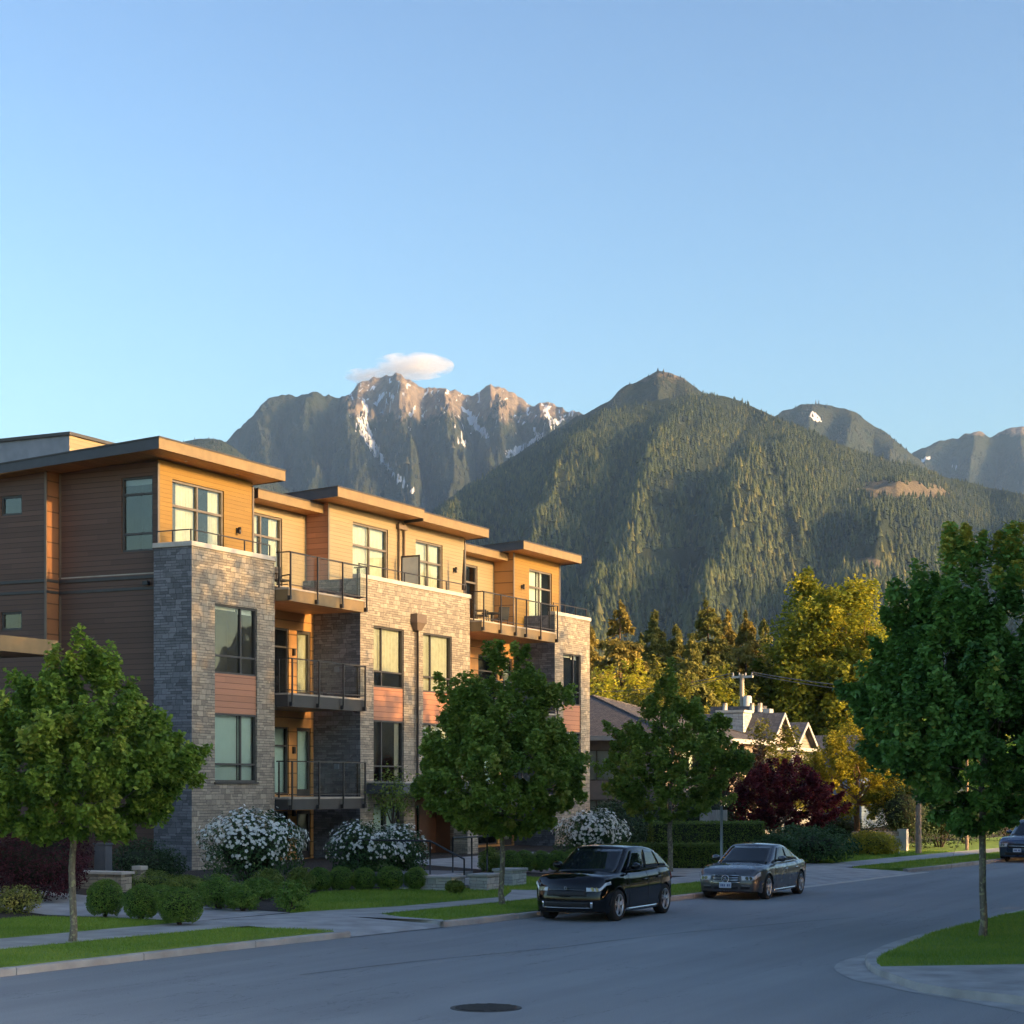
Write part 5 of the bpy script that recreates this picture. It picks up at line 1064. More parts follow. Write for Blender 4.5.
low = [(150, 893, 62, 22, 'wide low privet mound behind the boxwood balls', 'boxolive'), (186, 896, 44, 20, 'low privet mound left of the path, right of the wide one', 'boxolive'), (219, 908, 46, 32, 'dense green shrub at the left end of the bed by the path', 'box'),
       (243, 910, 36, 26, 'shorter green shrub touching the dense one by the path', 'box'), (268, 896, 32, 26, 'olive green shrub under the large flowering shrub', 'boxolive'), (300, 893, 28, 24, 'olive shrub between the spiky shrub and the boxwood row', 'boxolive'),
       (258, 899, 36, 20, 'low dark shrub squeezed behind the dense green one', 'box'), (490, 872, 24, 24, 'olive green shrub left of the middle street tree trunk', 'boxolive'), (573, 869, 26, 20, 'clipped green mound behind the black car', 'box'), (455, 893, 18, 12, 'small plant in front of the stone planter', 'boxolive')]
for i, (px, py, wd, hg, lb, m_) in enumerate(low):
    z = .18; p = G(px, py, z); d = FPX * (CAMZ - z) / (py - HOR); r_ = wd / 2 * d / FPX
    shrub('shrub', lb, (p[0], p[1], z), r_, hg * d / FPX, M[m_], 80 + i, 6000, .05, 'low shrubs in the beds', 'loose')
p = G(291, 911, .17); shrub('spiky_shrub', 'small upright spiky shrub at the corner of the lawn', (p[0], p[1], .17), .42, .68, M['box'], 95, 2200, .075, None, 'spiky')
p = PD(393, 60.5); shrub('climbing_plant', 'wispy climbing plant trailing over the entrance canopy', (p[0], p[1], 1.9), .75, 1.7, M['boxolive'], 96, 1000, .11, None, 'spiky')
p = PD(140, 54.5); shrub('evergreen_shrub', 'dark evergreen shrub in the corner below the stone tower', (p[0], p[1], .3), 1.0, 1.2, M['evergreen'], 97, 3000, .08, None, 'loose')
p = PD(160, 55); shrub('evergreen_shrub', 'dark leafy plant at the foot of the stone tower', (p[0], p[1], .3), .8, .9, M['evergreen'], 98, 2600, .08, None, 'loose')
# shrubs and hedges further up the street
def hedge(lb, s0, s1, y0, y1, z0, h, seed, n=14000, L=.07, mat='hedge'):
    rs = np.random.RandomState(seed); t = thing('clipped_hedge', lb, 'hedge', ((s0 + s1) / 2, (y0 + y1) / 2, z0), 'clipped hedges')
    lx, ly = s1 - s0, y1 - y0; a = np.array([lx * ly, lx * h, lx * h, ly * h, ly * h]); a /= a.sum(); fc = rs.choice(5, n, p=a); u, v_ = rs.rand(n) - .5, rs.rand(n)
    P = np.zeros((n, 3)); O = np.zeros((n, 3))
    for k, (ax) in enumerate(('t', 'y0', 'y1', 'x0', 'x1')):
        m_ = fc == k
        if ax == 't': P[m_] = np.stack([u[m_] * lx, (v_[m_] - .5) * ly, 0 * u[m_] + h], -1); O[m_] = (0, 0, 1)
        elif ax[0] == 'y': sg = -1 if ax == 'y0' else 1; P[m_] = np.stack([u[m_] * lx, 0 * u[m_] + sg * ly / 2, v_[m_] * h], -1); O[m_] = (0, sg, 0)
        else: sg = -1 if ax == 'x0' else 1; P[m_] = np.stack([0 * u[m_] + sg * lx / 2, u[m_] * ly, v_[m_] * h], -1); O[m_] = (sg, 0, 0)
    P += rs.normal(0, .025, (n, 3)) - O * np.abs(rs.normal(0, .06, n))[:, None]
    V, Fq = leaf_quads(rs, P, L, L * .6, up=.2, out=O * 1.5); np_mesh('foliage', V, Fq, M[mat], t, tone=np.repeat(np.clip(.45 + rs.normal(0, .18, n), 0, 1), 4))
    mb = MB(); mb.box(-lx / 2 + .1, lx / 2 - .1, -ly / 2 + .1, ly / 2 - .1, -.05, h - .1); mb.build('dark_core', M['evergreen_core'], t, uv=False, origin=(0, 0, 0)); return t  # added dark solid inside the hedge, stops light showing through
def hspan(px0, px1, d0, d1): a = PD(px0, d0); b = PD(px1, d1); return a, b
a = PD(612, 71.5); b = PD(721, 66.5)
def hedge_px(lb, px, d, ln, dep, py_top, py_bot, seed, ang):
    c = PD(px, d); h = ZP(py_top, d) - .2; t = hedge(lb, c[0] - ln / 2, c[0] + ln / 2, c[1] - dep / 2, c[1] + dep / 2, .18, h, seed); t.rotation_euler = (0, 0, ang); return t
hedge_px('lower clipped hedge right behind the lawn and the grey street sign pole', 671, 67.5, 3.6, .9, 843, 870, 71, R(4))
hedge_px('taller clipped hedge behind the lower one, left of the red maple', 706, 74, 4.4, 1.2, 821, 868, 72, R(4))
hd = [('rounded evergreen bush at the drive, right of the grey sedan', 815, 72, 1.6, 1.3, 'rhodo'), ('leafy green bush below the red maple', 793, 75, 1.3, 1.3, 'rhodo'), ('sunlit rounded golden hedge bush by the garden wall', 872, 80, 1.15, .95, 'gold'),
      ('dark tall bush behind the wooden pole', 905, 88, 1.6, 3.2, 'evergreen'), ('dark tall bush right of the wooden pole', 940, 90, 2.0, 3.0, 'evergreen'), ('dark bush beyond the far verge beside the right tree trunk', 965, 96, 2.0, 2.6, 'evergreen'), ('dark bush behind the blue car', 1012, 100, 2.4, 3.2, 'evergreen'), ('dark green bush behind the third street tree', 640, 82, 2.2, 2.6, 'evergreen'), ('dark green bush between the flowering shrub and the hedges', 615, 76, 1.4, 2.2, 'evergreen'), ('dark green bush behind the taller hedge', 700, 82, 2.0, 3.0, 'evergreen'), ('dark bush under the golden garden tree', 838, 92, 1.6, 1.5, 'evergreen'), ('low dark bush left of the drive behind the sedan', 775, 70, .9, 1.1, 'rhodo')]
for i, (lb, px, d, r_, h, m_) in enumerate(hd):
    p = PD(px, d); shrub('garden_bush', lb, (p[0], p[1], .16), r_, h, M[m_], 120 + i, 4500, .12, 'garden bushes up the street', 'loose')

# --- grass blades over the lawns nearest the camera: nobody could count them
def grass():
    rs = np.random.RandomState(9); allV, allT = [], []
    def inside(P, poly):
        x, y = P[:, 0], P[:, 1]; ins = np.zeros(len(P), bool); n = len(poly)
        for i in range(n):
            x1, y1 = poly[i]; x2, y2 = poly[(i + 1) % n]
            c = ((y1 > y) != (y2 > y)) & (x < (x2 - x1) * (y - y1) / (y2 - y1 + 1e-12) + x1); ins ^= c
        return ins
    for pts, z in LAWNS:
        pl = [(p[0], p[1]) for p in pts]; A = np.array(pl); lo, hi = A.min(0), A.max(0); lo = np.maximum(lo, (14, -6)); hi = np.minimum(hi, (84, 30))
        area = max(0, (hi - lo).prod()); n = int(area * 900)
        P = lo + rs.rand(n, 2) * (hi - lo); P = P[inside(P, pl)]
        X = P[:, 0] * UX - P[:, 1] * UY; Y = P[:, 0] * UY + P[:, 1] * UX; k = X / Y * FPX + 512
        keep = (rs.rand(len(P)) < .45 + 1.1 * fbm(P[:, 0] * .55, P[:, 1] * .55, 12, 3)) & (k > -60) & (k < 1090) & (rs.rand(len(P)) < np.clip((42 / Y) ** 2, .1, 1)); P = P[keep]; Y = Y[keep]; n = len(P)
        sc = np.clip(Y / 40, .9, 2.2); h = rs.uniform(.03, .065, n) * sc ** .4; a = rs.uniform(0, 6.28, n); w_ = .006 * sc; ln = rs.normal(0, .025, (n, 2))
        z0 = np.full(n, z)
        b0 = np.stack([P[:, 0] - np.cos(a) * w_, P[:, 1] - np.sin(a) * w_, z0], -1); b1 = np.stack([P[:, 0] + np.cos(a) * w_, P[:, 1] + np.sin(a) * w_, z0], -1)
        tp = np.stack([P[:, 0] + ln[:, 0], P[:, 1] + ln[:, 1], z0 + h], -1)
        allV.append(np.stack([b0, b1, tp], 1).reshape(-1, 3)); allT.append(np.repeat(np.clip(.45 + rs.normal(0, .2, n) + (fbm(P[:, 0] * .8, P[:, 1] * .8, 4, 3) - .5) * .7, 0, 1), 3))
    V = np.concatenate(allV); o = np_mesh('grass', V, np.arange(len(V)).reshape(-1, 3), M['grass'], tone=np.concatenate(allT), rot=TH); tag(o, 'short mown green grass on the verges and lawns', None, None, 'stuff')
grass()
# ================================================================== cars
def paint(name, c, metal=.0, rough=.25):
    m, nt, b = newmat(name); b.inputs['Base Color'].default_value = (*c, 1); b.inputs['Metallic'].default_value = metal; b.inputs['Roughness'].default_value = rough
    b.inputs['Coat Weight'].default_value = 1.0; b.inputs['Coat Roughness'].default_value = .03
    tc = N(nt, 'ShaderNodeTexCoord'); n = N(nt, 'ShaderNodeTexNoise', Scale=3.0, Detail=5.0); nt.links.new(tc.outputs['Object'], n.inputs['Vector'])
    r = ramp(nt, [(.4, (rough * .8,) * 3), (.7, (min(1, rough * 1.5),) * 3)], n.outputs[0]); nt.links.new(r.outputs[0], b.inputs['Roughness']); return m
M['paint_black'] = paint('paint_black', (.004, .0045, .006), 0., .06); M['paint_black'].node_tree.nodes['Principled BSDF'].inputs['Coat Weight'].default_value = .25; M['paint_black'].node_tree.nodes['Principled BSDF'].inputs['Specular IOR Level'].default_value = .35; M['paint_grey'] = paint('paint_grey', (.10, .105, .11), .75, .32); M['paint_blue'] = paint('paint_blue', (.03, .06, .12), .4, .3)
M['car_glass'] = plain('car_glass', (.012, .016, .018), .03, noise=.02, spec=.6); M['tyre'] = plain('tyre', (.018, .018, .018), .85); M['rim'] = plain('rim_alloy', (.55, .56, .58), .3, metal=.9)
M['chrome'] = plain('chrome', (.75, .76, .78), .15, metal=1.0, noise=.03); M['lens'] = plain('lamp_lens', (.55, .58, .6), .08, spec=.9, coat=1); M['plastic'] = plain('black_plastic', (.015, .015, .016), .55); M['lens_dark'] = plain('lamp_lens_dark', (.05, .055, .06), .08, coat=1)
M['plate'] = plain('number_plate', (.62, .68, .78), .4, noise=.05); M['plate_ink'] = plain('plate_ink', (.05, .09, .25), .5); M['lens_red'] = plain('lens_red', (.25, .01, .01), .1, coat=1)

def car(label, origin, rot, Lg, Wd, paintm, zt, hoodpts, gh, wheels, wr, style, rim_spokes=5, name='parked_car'):
    """front towards +x. hoodpts: upper edge of the lower body (x, z); gh: greenhouse (rear foot, rear top, front top, front foot, roof z)"""
    t = thing(name, label, 'car', origin, 'cars parked along the street', rot); hx, hz = zip(*hoodpts); H2 = Lg / 2; cl = .19
    lo = lambda x: max([cl + (.05 if abs(x) > H2 * .86 else 0)] + [math.sqrt(max(0, (wr * 1.16) ** 2 - (x - q) ** 2)) + wr * .98 if abs(x - q) < wr * 1.16 else 0 for q in wheels])
    ztop = lambda x: float(np.interp(x, hx, hz))
    def plan(x): return Wd / 2 * (1 - .17 * max(0, (abs(x) - H2 * .5) / (H2 * .5)) ** 2.6)
    def sect(z, zt_): k = (z - .2) / max(.2, zt_ - .2); return float(np.interp(k, [-.1, 0, .25, .55, .78, .9, 1], [.93, .955, .985, 1.0, .985, .96, .90]))
    def nose(x, y, z):
        k = abs(x) / H2
        if k < .86: return x
        e = (k - .86) / .14; sgn = 1 if x > 0 else -1; yy = min(1, abs(y) / (Wd / 2))
        fr = style['lean_f'] if x > 0 else style['lean_r']
        zz = (z - .25) / (ztop(sgn * H2) - .25)
        return x + sgn * e * (-style.get('bulge', .22) * yy ** 2.4 - fr * max(0, zz - .45) ** 1.5 - .10 * max(0, .3 - zz))
    nx, nz, ny = 64, 9, 12
    xs = sorted(set([-H2 + Lg * i / nx for i in range(nx + 1)] + [q + wr * 1.16 * math.cos(a) for q in wheels for a in np.linspace(0, math.pi, 13)]))
    def sp(x, w_, sg):
        zl, zz = lo(x), ztop(x); z = zl + (zz - zl) * w_; y = sg * plan(x) * sect(z, zz); return (nose(x, y, z), y, z)
    def tp(x, yy): zz = ztop(x); y = plan(x) * sect(zz, zz) * yy; return (nose(x, y, zz), y, zz + style.get('crown', .045) * (1 - yy * yy))
    def en(sg, w_, yy):
        x = sg * H2; zl, zz = lo(x), ztop(x); z = zl + (zz - zl) * w_; y = plan(x) * sect(z, zz) * yy
        return (nose(x, y, z), y, z + (style.get('crown', .045) * (1 - yy * yy) * w_ ** 3))
    b = MB(); ws = np.linspace(0, 1, nz + 1); ys = np.linspace(-1, 1, ny + 1)
    for sg in (-1, 1): b.grid([[sp(x, w_, sg) for w_ in ws] for x in xs])
    b.grid([[tp(x, y) for y in ys] for x in xs])
    for sg in (-1, 1): b.grid([[en(sg, w_, y) for y in ys] for w_ in ws])
    body = b.build('body', paintm, t, uv=False, origin=(0, 0, 0))
    import bmesh
    bm = bmesh.new(); bm.from_mesh(body.data); bmesh.ops.remove_doubles(bm, verts=bm.verts, dist=.004); bmesh.ops.recalc_face_normals(bm, faces=bm.faces); bm.to_mesh(body.data); bm.free()
    sb = body.modifiers.new('smooth', 'SUBSURF'); sb.levels = 1; sb.render_levels = 1
    # underside and wheel wells
    u = MB(); u.box(-H2 + .25, H2 - .25, -Wd / 2 + .3, Wd / 2 - .3, .2, .55)
    u.box(-H2 + .35, wheels[1] - wr * 1.1, -Wd / 2 + .12, Wd / 2 - .12, .22, .5) if False else None
    u.build('underbody', M['plastic'], t, uv=False, origin=(0, 0, 0))
    # greenhouse
    xr0, xr1, xf1, xf0, zr = gh; tw = style['tumble']
    def gp(u_, w_, yy, eps=0.0):
        wq = w_ ; xr = xr0 + (xr1 - xr0) * wq ** .9; xf = xf0 + (xf1 - xf0) * wq ** .92
        x = xr + (xf - xr) * u_; zroof = zr - style['roof_r'] * (1 - min(1, u_ / .7)) ** 2 - .03 * max(0, (u_ - .7) / .3) ** 2
        zb = ztop(x) - .03; z = zb + w_ * (zroof - zb)
        hw = Wd / 2 * (.90 - tw * w_ ** 1.3) * (1 - .07 * abs(2 * u_ - 1) ** 3)
        bul = .10 * (1 - yy * yy); x += bul * (1 if u_ > .5 else -1) * (abs(u_ - .5) / .5) ** 8
        return Vector((x, hw * yy, z + (style.get('crown', .045) * (1 - yy * yy) if w_ > .98 else 0)))
    g = MB(); us = np.linspace(0, 1, 25); wv = np.linspace(0, 1, 8)
    for sg in (-1, 1): g.grid([[gp(a, w_, sg) for w_ in wv] for a in us])
    g.grid([[gp(a, 1, y) for y in ys] for a in us])
    for e in (0, 1): g.grid([[gp(e, w_, y) for y in ys] for w_ in wv])
    rf = g.build('cabin', paintm, t, uv=False, origin=(0, 0, 0))
    bm = bmesh.new(); bm.from_mesh(rf.data); bmesh.ops.remove_doubles(bm, verts=bm.verts, dist=.004); bmesh.ops.recalc_face_normals(bm, faces=bm.faces); bm.to_mesh(rf.data); bm.free()
    sb = rf.modifiers.new('smooth', 'SUBSURF'); sb.levels = 1; sb.render_levels = 1
    def patch(nm, fn, mat, parent, n=10, m=6, thick=.006, flip=1, bev=False):
        q = MB(); q.grid([[fn(i / n, j / m) for j in range(m + 1)] for i in range(n + 1)]); o = q.build(nm, mat, parent, uv=False, origin=(0, 0, 0))
        so = o.modifiers.new('thick', 'SOLIDIFY'); so.thickness = thick; so.offset = 0; return o
    lerp = lambda a, b_, t_: a + (b_ - a) * t_
    off = lambda p, v: Vector(p) + Vector(v)
    patch('windscreen', lambda a, c: off(gp(1, lerp(.07, .93, a), lerp(-.9, .9, c)), (.012, 0, .012)), M['car_glass'], t, 8, 10)
    patch('rear_window', lambda a, c: off(gp(0, lerp(.1, .9, a), lerp(-.86, .86, c)), (-.012, 0, .012)), M['car_glass'], t, 8, 10)
    for sg in (-1, 1):
        for (u0, u1) in style['wins']:
            def fw(a, c, u0=u0, u1=u1):
                w_ = lerp(.14, .86, c); k = style.get('slant', .0); uu = lerp(u0, u1, a); return off(gp(uu, w_, sg), (0, sg * .012, .004))
            patch('side_window', fw, M['car_glass'], t, 10, 6)
        q = MB(); q.grid([[off(gp(a, w_, sg), (0, sg * .013, 0)) for w_ in (.08, .12)] for a in np.linspace(style['wins'][0][0], style['wins'][-1][1], 20)]); o = q.build('window_trim', M['chrome'] if style.get('chrome') else M['plastic'], t, uv=False, origin=(0, 0, 0))
        so = o.modifiers.new('thick', 'SOLIDIFY'); so.thickness = .008
        # door shut lines, sill trim, handles, mirror
        for x in style['seams']:
            q = MB(); q.grid([[off(sp(x + dx, w_, sg), (0, sg * .004, 0)) for w_ in np.linspace(.08, .97, 12)] for dx in (-.007, .007)]); q.build('door_seam', M['plastic'], t, uv=False, origin=(0, 0, 0))
        sx = np.linspace(wheels[0] + wr * 1.25, wheels[1] - wr * 1.25, 14)
        q = MB(); q.grid([[off(sp(x, w_, sg), (0, sg * .014, 0)) for w_ in (.03, .085)] for x in sx]); o = q.build('sill_trim', M['chrome'], t, uv=False, origin=(0, 0, 0)); so = o.modifiers.new('thick', 'SOLIDIFY'); so.thickness = .012
        for x in style['handles']:
            p = Vector(sp(x, .78, sg)); q = MB(); q.box(p.x - .1, p.x + .1, p.y - .015 + sg * .02, p.y + .015 + sg * .02, p.z - .016, p.z + .016); q.build('door_handle', M['chrome'] if style.get('chrome') else paintm, t, bevel=.01, uv=False, origin=(0, 0, 0))
        p = gp(.86, .12, sg); q = MB(); n_ = 6
        cx, cy, cz = p.x - .06, p.y + sg * .17, p.z + .09
        q.grid([[(cx + .10 * math.cos(f) * math.cos(th) * (1.2 if math.cos(th) > 0 else .6), cy + .13 * math.cos(f) * math.sin(th), cz + .085 * math.sin(f)) for th in np.linspace(0, 2 * math.pi, 13)] for f in np.linspace(-1.57, 1.57, 8)])
        mr = q.build('wing_mirror', paintm, t, uv=False, origin=(0, 0, 0)); q = MB(); q.tube([(cx - .02, p.y - sg * .05, cz - .07), (cx - .01, cy - sg * .05, cz - .05)], .025, 6); q.build('mirror_arm', M['plastic'], mr, uv=False, origin=(0, 0, 0))
        # arch lip
        for x0 in wheels:
            q = MB(); q.grid([[(x0 + (wr * k) * math.cos(a), sg * (plan(x0 + wr * math.cos(a)) * .99 + dy), wr * .98 + (wr * k) * math.sin(a)) for a in np.linspace(.05, math.pi - .05, 16)] for k, dy in ((1.15, .0), (1.24, .004), (1.245, -.03))])
            q.build('arch_lip', M['plastic'] if style.get('cladding') else paintm, t, uv=False, origin=(0, 0, 0))
    # face of the car
    F_ = lambda w_, yy, e=.012: off(en(1, w_, yy), (e, 0, 0))
    for (nm, y0, y1, w0, w1, mat, e) in style['face']:
        o = patch(nm, lambda a, c: F_(lerp(w0, w1, c), lerp(y0, y1, a), e), M[mat], t, 10, 3, .012)
    for sg in (-1, 1):
        y0, y1, w0, w1, mat = style['lamp']
        o = patch('headlight', lambda a, c: (F_(lerp(w0 + style.get('lampup', .0) * a, w1, c), sg * lerp(y0, 1.0, a / .6), .014) if a < .6 else off(sp(H2 - (a - .6) * style['lampwrap'] * 2.5, lerp(w0 + style.get('lampup', 0) * a, w1, c), sg), (.008, sg * .012, 0))), M[mat], t, 14, 4, .012)
        for yy in (.45, .75):
            pl = F_((w0 + w1) / 2 + .02, sg * lerp(y0, 1.0, yy), .024); q = MB(); q.tube([tuple(pl), (pl.x + .008, pl.y, pl.z)], .05, 12); q.build('lamp_projector', M['lens_dark'] if mat != 'lens' else M['chrome'], o, uv=False, origin=(0, 0, 0))
        if 'tail' in style:
            patch('tail_light', lambda a, c: off(sp(-H2 + .02 + a * .28, lerp(.66, .86, c), sg), (0, sg * .01, 0)), M['lens_red'], t, 4, 3, .01)
    if 'plate' in style:
        w_ = style['plate']; pc = F_(w_, 0, .03); q = MB(); q.box(pc.x - .006, pc.x + .006, -.17, .17, pc.z - .075, pc.z + .075); po = q.build('number_plate', M['plate'], t, bevel=.006, uv=False, origin=(0, 0, 0))
        q = MB()
        for k in range(6): yk = -.115 + k * .046; q.box(pc.x + .0065, pc.x + .009, yk - .014, yk + .014, pc.z - .035, pc.z + .03) if k != 3 else None
        q.build('plate_characters', M['plate_ink'], po, uv=False, origin=(0, 0, 0))
    for (nm, w_, r_, star) in style.get('badge', ()):
        pc = F_(w_, 0, .03); q = MB(); q.tube([(pc.x + .01, r_ * math.sin(a), pc.z + r_ * math.cos(a)) for a in np.linspace(0, 2 * math.pi, 25)], r_ * .12, 6)
        if star:
            for a in (0, 2.094, 4.189): q.tube([(pc.x + .01, 0, pc.z), (pc.x + .01, r_ * math.sin(a), pc.z + r_ * math.cos(a))], [r_ * .14, r_ * .04], 6)
        q.build('badge', M['chrome'], t, uv=False, origin=(0, 0, 0))
    # wheels
    for x0 in wheels:
        for sg in (-1, 1):
            yc = sg * (Wd / 2 - .13); wd = .115
            def lathe(prof, n=32):
                q = MB(); q.grid([[(x0 + r_ * math.cos(a), yc + sg * dy, wr + r_ * math.sin(a)) for a in np.linspace(0, 2 * math.pi, n + 1)] for r_, dy in prof]); return q
            wl = lathe([(wr * .66, -wd), (wr * .93, -wd), (wr, -wd * .7), (wr, wd * .7), (wr * .965, wd * .93), (wr * .8, wd * 1.02), (wr * .70, wd * .98), (wr * .68, wd * .8)]).build('wheel', M['tyre'], t, uv=False, origin=(0, 0, 0))
            q = lathe([(wr * .70, wd * .95), (wr * .66, wd * .95), (wr * .64, wd * .5), (wr * .62, -wd * .6), (0.01, -wd * .55)])
            q.build('brake_well', M['plastic'], wl, uv=False, origin=(0, 0, 0))
            q = MB(); q.grid([[(x0 + r_ * math.cos(a), yc + sg * dy, wr + r_ * math.sin(a)) for a in np.linspace(0, 2 * math.pi, 33)] for r_, dy in ((wr * .705, wd * .98), (wr * .69, wd * 1.02), (wr * .65, wd * .98), (wr * .64, wd * .6))])
            for k in range(rim_spokes):
                a0 = k * 2 * math.pi / rim_spokes + .3
                for da in (-.13, .13):
                    pa = [(x0 + r_ * math.cos(a0 + da * s_), yc + sg * dy, wr + r_ * math.sin(a0 + da * s_)) for r_, dy, s_ in ((wr * .1, wd * .78, 3.0), (wr * .4, wd * .86, 1.2), (wr * .67, wd * .9, 1.0))]
                    q.tube(pa, [wr * .075, wr * .06, wr * .05], 6)
            q.tube([(x0, yc + sg * wd * .5, wr), (x0, yc + sg * wd * .88, wr)], [wr * .17, wr * .13], 14)
            q.build('rim', M['rim'], wl, uv=False, origin=(0, 0, 0))
    return t

FR = TH + math.pi
suv_style = dict(lean_f=.20, lean_r=.14, tumble=.17, roof_r=.15, bulge=.30, crown=.05, wins=[(.10, .26), (.285, .56), (.59, .90)], seams=(.78, -.35, -1.15), handles=(-.15, -1.0), cladding=1, tail=1,
                 face=[('grille', -.62, .62, .56, .74, 'plastic', .01), ('lower_intake', -.72, .72, .16, .36, 'plastic', .012), ('intake_trim', -.74, .74, .125, .15, 'chrome', .02), ('intake_trim', -.80, -.74, .13, .36, 'chrome', .018), ('intake_trim', .74, .80, .13, .36, 'chrome', .018), ('nose_strip', -.60, .60, .755, .775, 'lens_dark', .016)],
                 lamp=(.62, .98, .72, .86, 'lens'), lampwrap=.5, lampup=.06, badge=[('badge', .82, .032, False)], dim=1)
car('glossy black crossover car parked nose out beside the verge', (41.35, 17.95, 0.0), FR, 4.6, 1.9, M['paint_black'], None,
    [(-2.3, 1.04), (-2.1, 1.11), (-1.2, 1.13), (0, 1.09), (.9, 1.085), (1.3, 1.075), (1.8, 1.035), (2.08, .985), (2.22, .935), (2.3, .85)], (-2.16, -1.5, .28, 1.2, 1.65), (-1.45, 1.38), .36, suv_style, 5)
sed_style = dict(lean_f=.14, lean_r=.10, tumble=.18, roof_r=.10, crown=.04, chrome=1, wins=[(.13, .235), (.25, .535), (.565, .90)], seams=(.85, -.25, -1.1), handles=(-.05, -.95), tail=1,
                 face=[('grille', -.50, .50, .54, .86, 'plastic', .01)] + [('grille_bar', -.49, .49, w_, w_ + .025, 'chrome', .02) for w_ in (.60, .68, .76)] + [('grille_surround', -.53, .53, .865, .89, 'chrome', .02), ('grille_surround', -.53, .53, .51, .535, 'chrome', .02), ('lower_intake', -.45, .45, .12, .27, 'plastic', .012), ('fog_intake', -.86, -.55, .13, .30, 'plastic', .012), ('fog_intake', .55, .86, .13, .30, 'plastic', .012), ('bumper_trim', -.88, -.56, .315, .335, 'chrome', .016), ('bumper_trim', .56, .88, .315, .335, 'chrome', .016)],
                 lamp=(.58, .98, .60, .86, 'lens'), lampwrap=.4, lampup=.1, plate=.36, badge=[('badge', .70, .10, True)])
car('dark grey metallic saloon car with chrome grille parked behind the black one', (50.75, 17.5, 0.0), FR, 4.75, 1.84, M['paint_grey'], None,
    [(-2.375, .92), (-2.2, .98), (-1.5, .98), (0, .95), (.9, .95), (1.3, .93), (1.8, .88), (2.2, .79), (2.375, .70)], (-1.85, -.85, .12, 1.05, 1.44), (-1.42, 1.42), .335, sed_style, 5)
blu_style = dict(lean_f=.12, lean_r=.1, tumble=.15, roof_r=.08, crown=.05, wins=[(.12, .28), (.30, .56), (.59, .9)], seams=(.8, -.35), handles=(-.1, -1.0), cladding=1, tail=1,
                 face=[('grille', -.5, .5, .55, .82, 'plastic', .01), ('grille_bar', -.5, .5, .66, .69, 'chrome', .018), ('lower_intake', -.7, .7, .1, .28, 'plastic', .012)], lamp=(.56, .98, .62, .84, 'lens'), lampwrap=.35, plate=.42)
car('blue car parked far up the street, half behind the right tree', (79.2, 15.2, 0.0), FR + R(-8), 4.6, 1.88, M['paint_blue'], None,
    [(-2.3, 1.0), (-2.1, 1.06), (0, 1.04), (.9, 1.04), (1.4, 1.03), (1.9, .98), (2.3, .84)], (-2.15, -1.6, .2, 1.05, 1.68), (-1.4, 1.4), .36, blu_style, 5)

# ================================================================== houses up the street
def gable_roof_quad(mb, a, b, c, d): mb.poly([a, b, c, d])
H1 = thing('hip_roof_house', 'low house with a dark hip roof behind the street trees', 'house', (84, 33, .42))
s0, s1, y0, y1, ze, zp = 84.0, 97.5, 33.4, 47.0, 5.45, 7.75
mb = MB(); wall_open(mb, front(y0), s0, s1, .2, ze, [(86, 88.2, 3.4, 4.9), (91, 93.5, 3.4, 4.9), (86, 88.2, .9, 2.3), (91, 93.5, .9, 2.3)]); wall_open(mb, side(s0), y0, y1, .2, ze, [(36, 38, 3.3, 4.8), (41, 43, 3.3, 4.8), (36, 38, .9, 2.4)])
mb.build('wall', M['stucco_brown'], H1)
for w_ in ((86, 88.2, 3.4, 4.9), (91, 93.5, 3.4, 4.9), (86, 88.2, .9, 2.3), (91, 93.5, .9, 2.3)): window(H1, front(y0), *w_, vbars=(.5,), inner='blind_white', frame='frame_light')
for w_ in ((36, 38, 3.3, 4.8), (41, 43, 3.3, 4.8), (36, 38, .9, 2.4)): window(H1, side(s0), *w_, vbars=(.5,), inner='blind_white', frame='frame_light')
ov = .7; a = (s0 - ov, y0 - ov, ze); b = (s1 + ov, y0 - ov, ze); c = (s1 + ov, y1 + ov, ze); d = (s0 - ov, y1 + ov, ze); hw = (y1 - y0) / 2 + ov
e = (s0 - ov + hw, (y0 + y1) / 2, zp); f = (s1 + ov - hw + .5, (y0 + y1) / 2, zp)
mb = MB(); mb.poly([a, b, f, e]); mb.poly([d, a, e]); mb.poly([c, d, e, f]); mb.poly([b, c, f]); r_ = mb.build('roof', M['shingle_brown'], H1)
mb = MB(); mb.box(a[0], b[0], a[1] - .03, a[1] - .002, ze - .22, ze + .01); mb.box(a[0] - .03, a[0] - .002, a[1] - .03, d[1], ze - .22, ze + .01); mb.build('gutter', M['white_trim'], r_)
mb = MB(); mb.box(a[0], b[0], a[1], d[1], ze - .03, ze - .004); mb.build('soffit', M['trim_brown'], r_)
mb = MB(); mb.tube([a, e], .07, 6); mb.tube([d, e], .07, 6); mb.tube([e, f], .07, 6); mb.tube([b, f], .07, 6); mb.build('ridge_tiles', M['shingle_brown'], r_)
H2_ = thing('gabled_house', 'grey shingled house with two white trimmed gables and a chimney', 'house', (98.5, 33, .42))
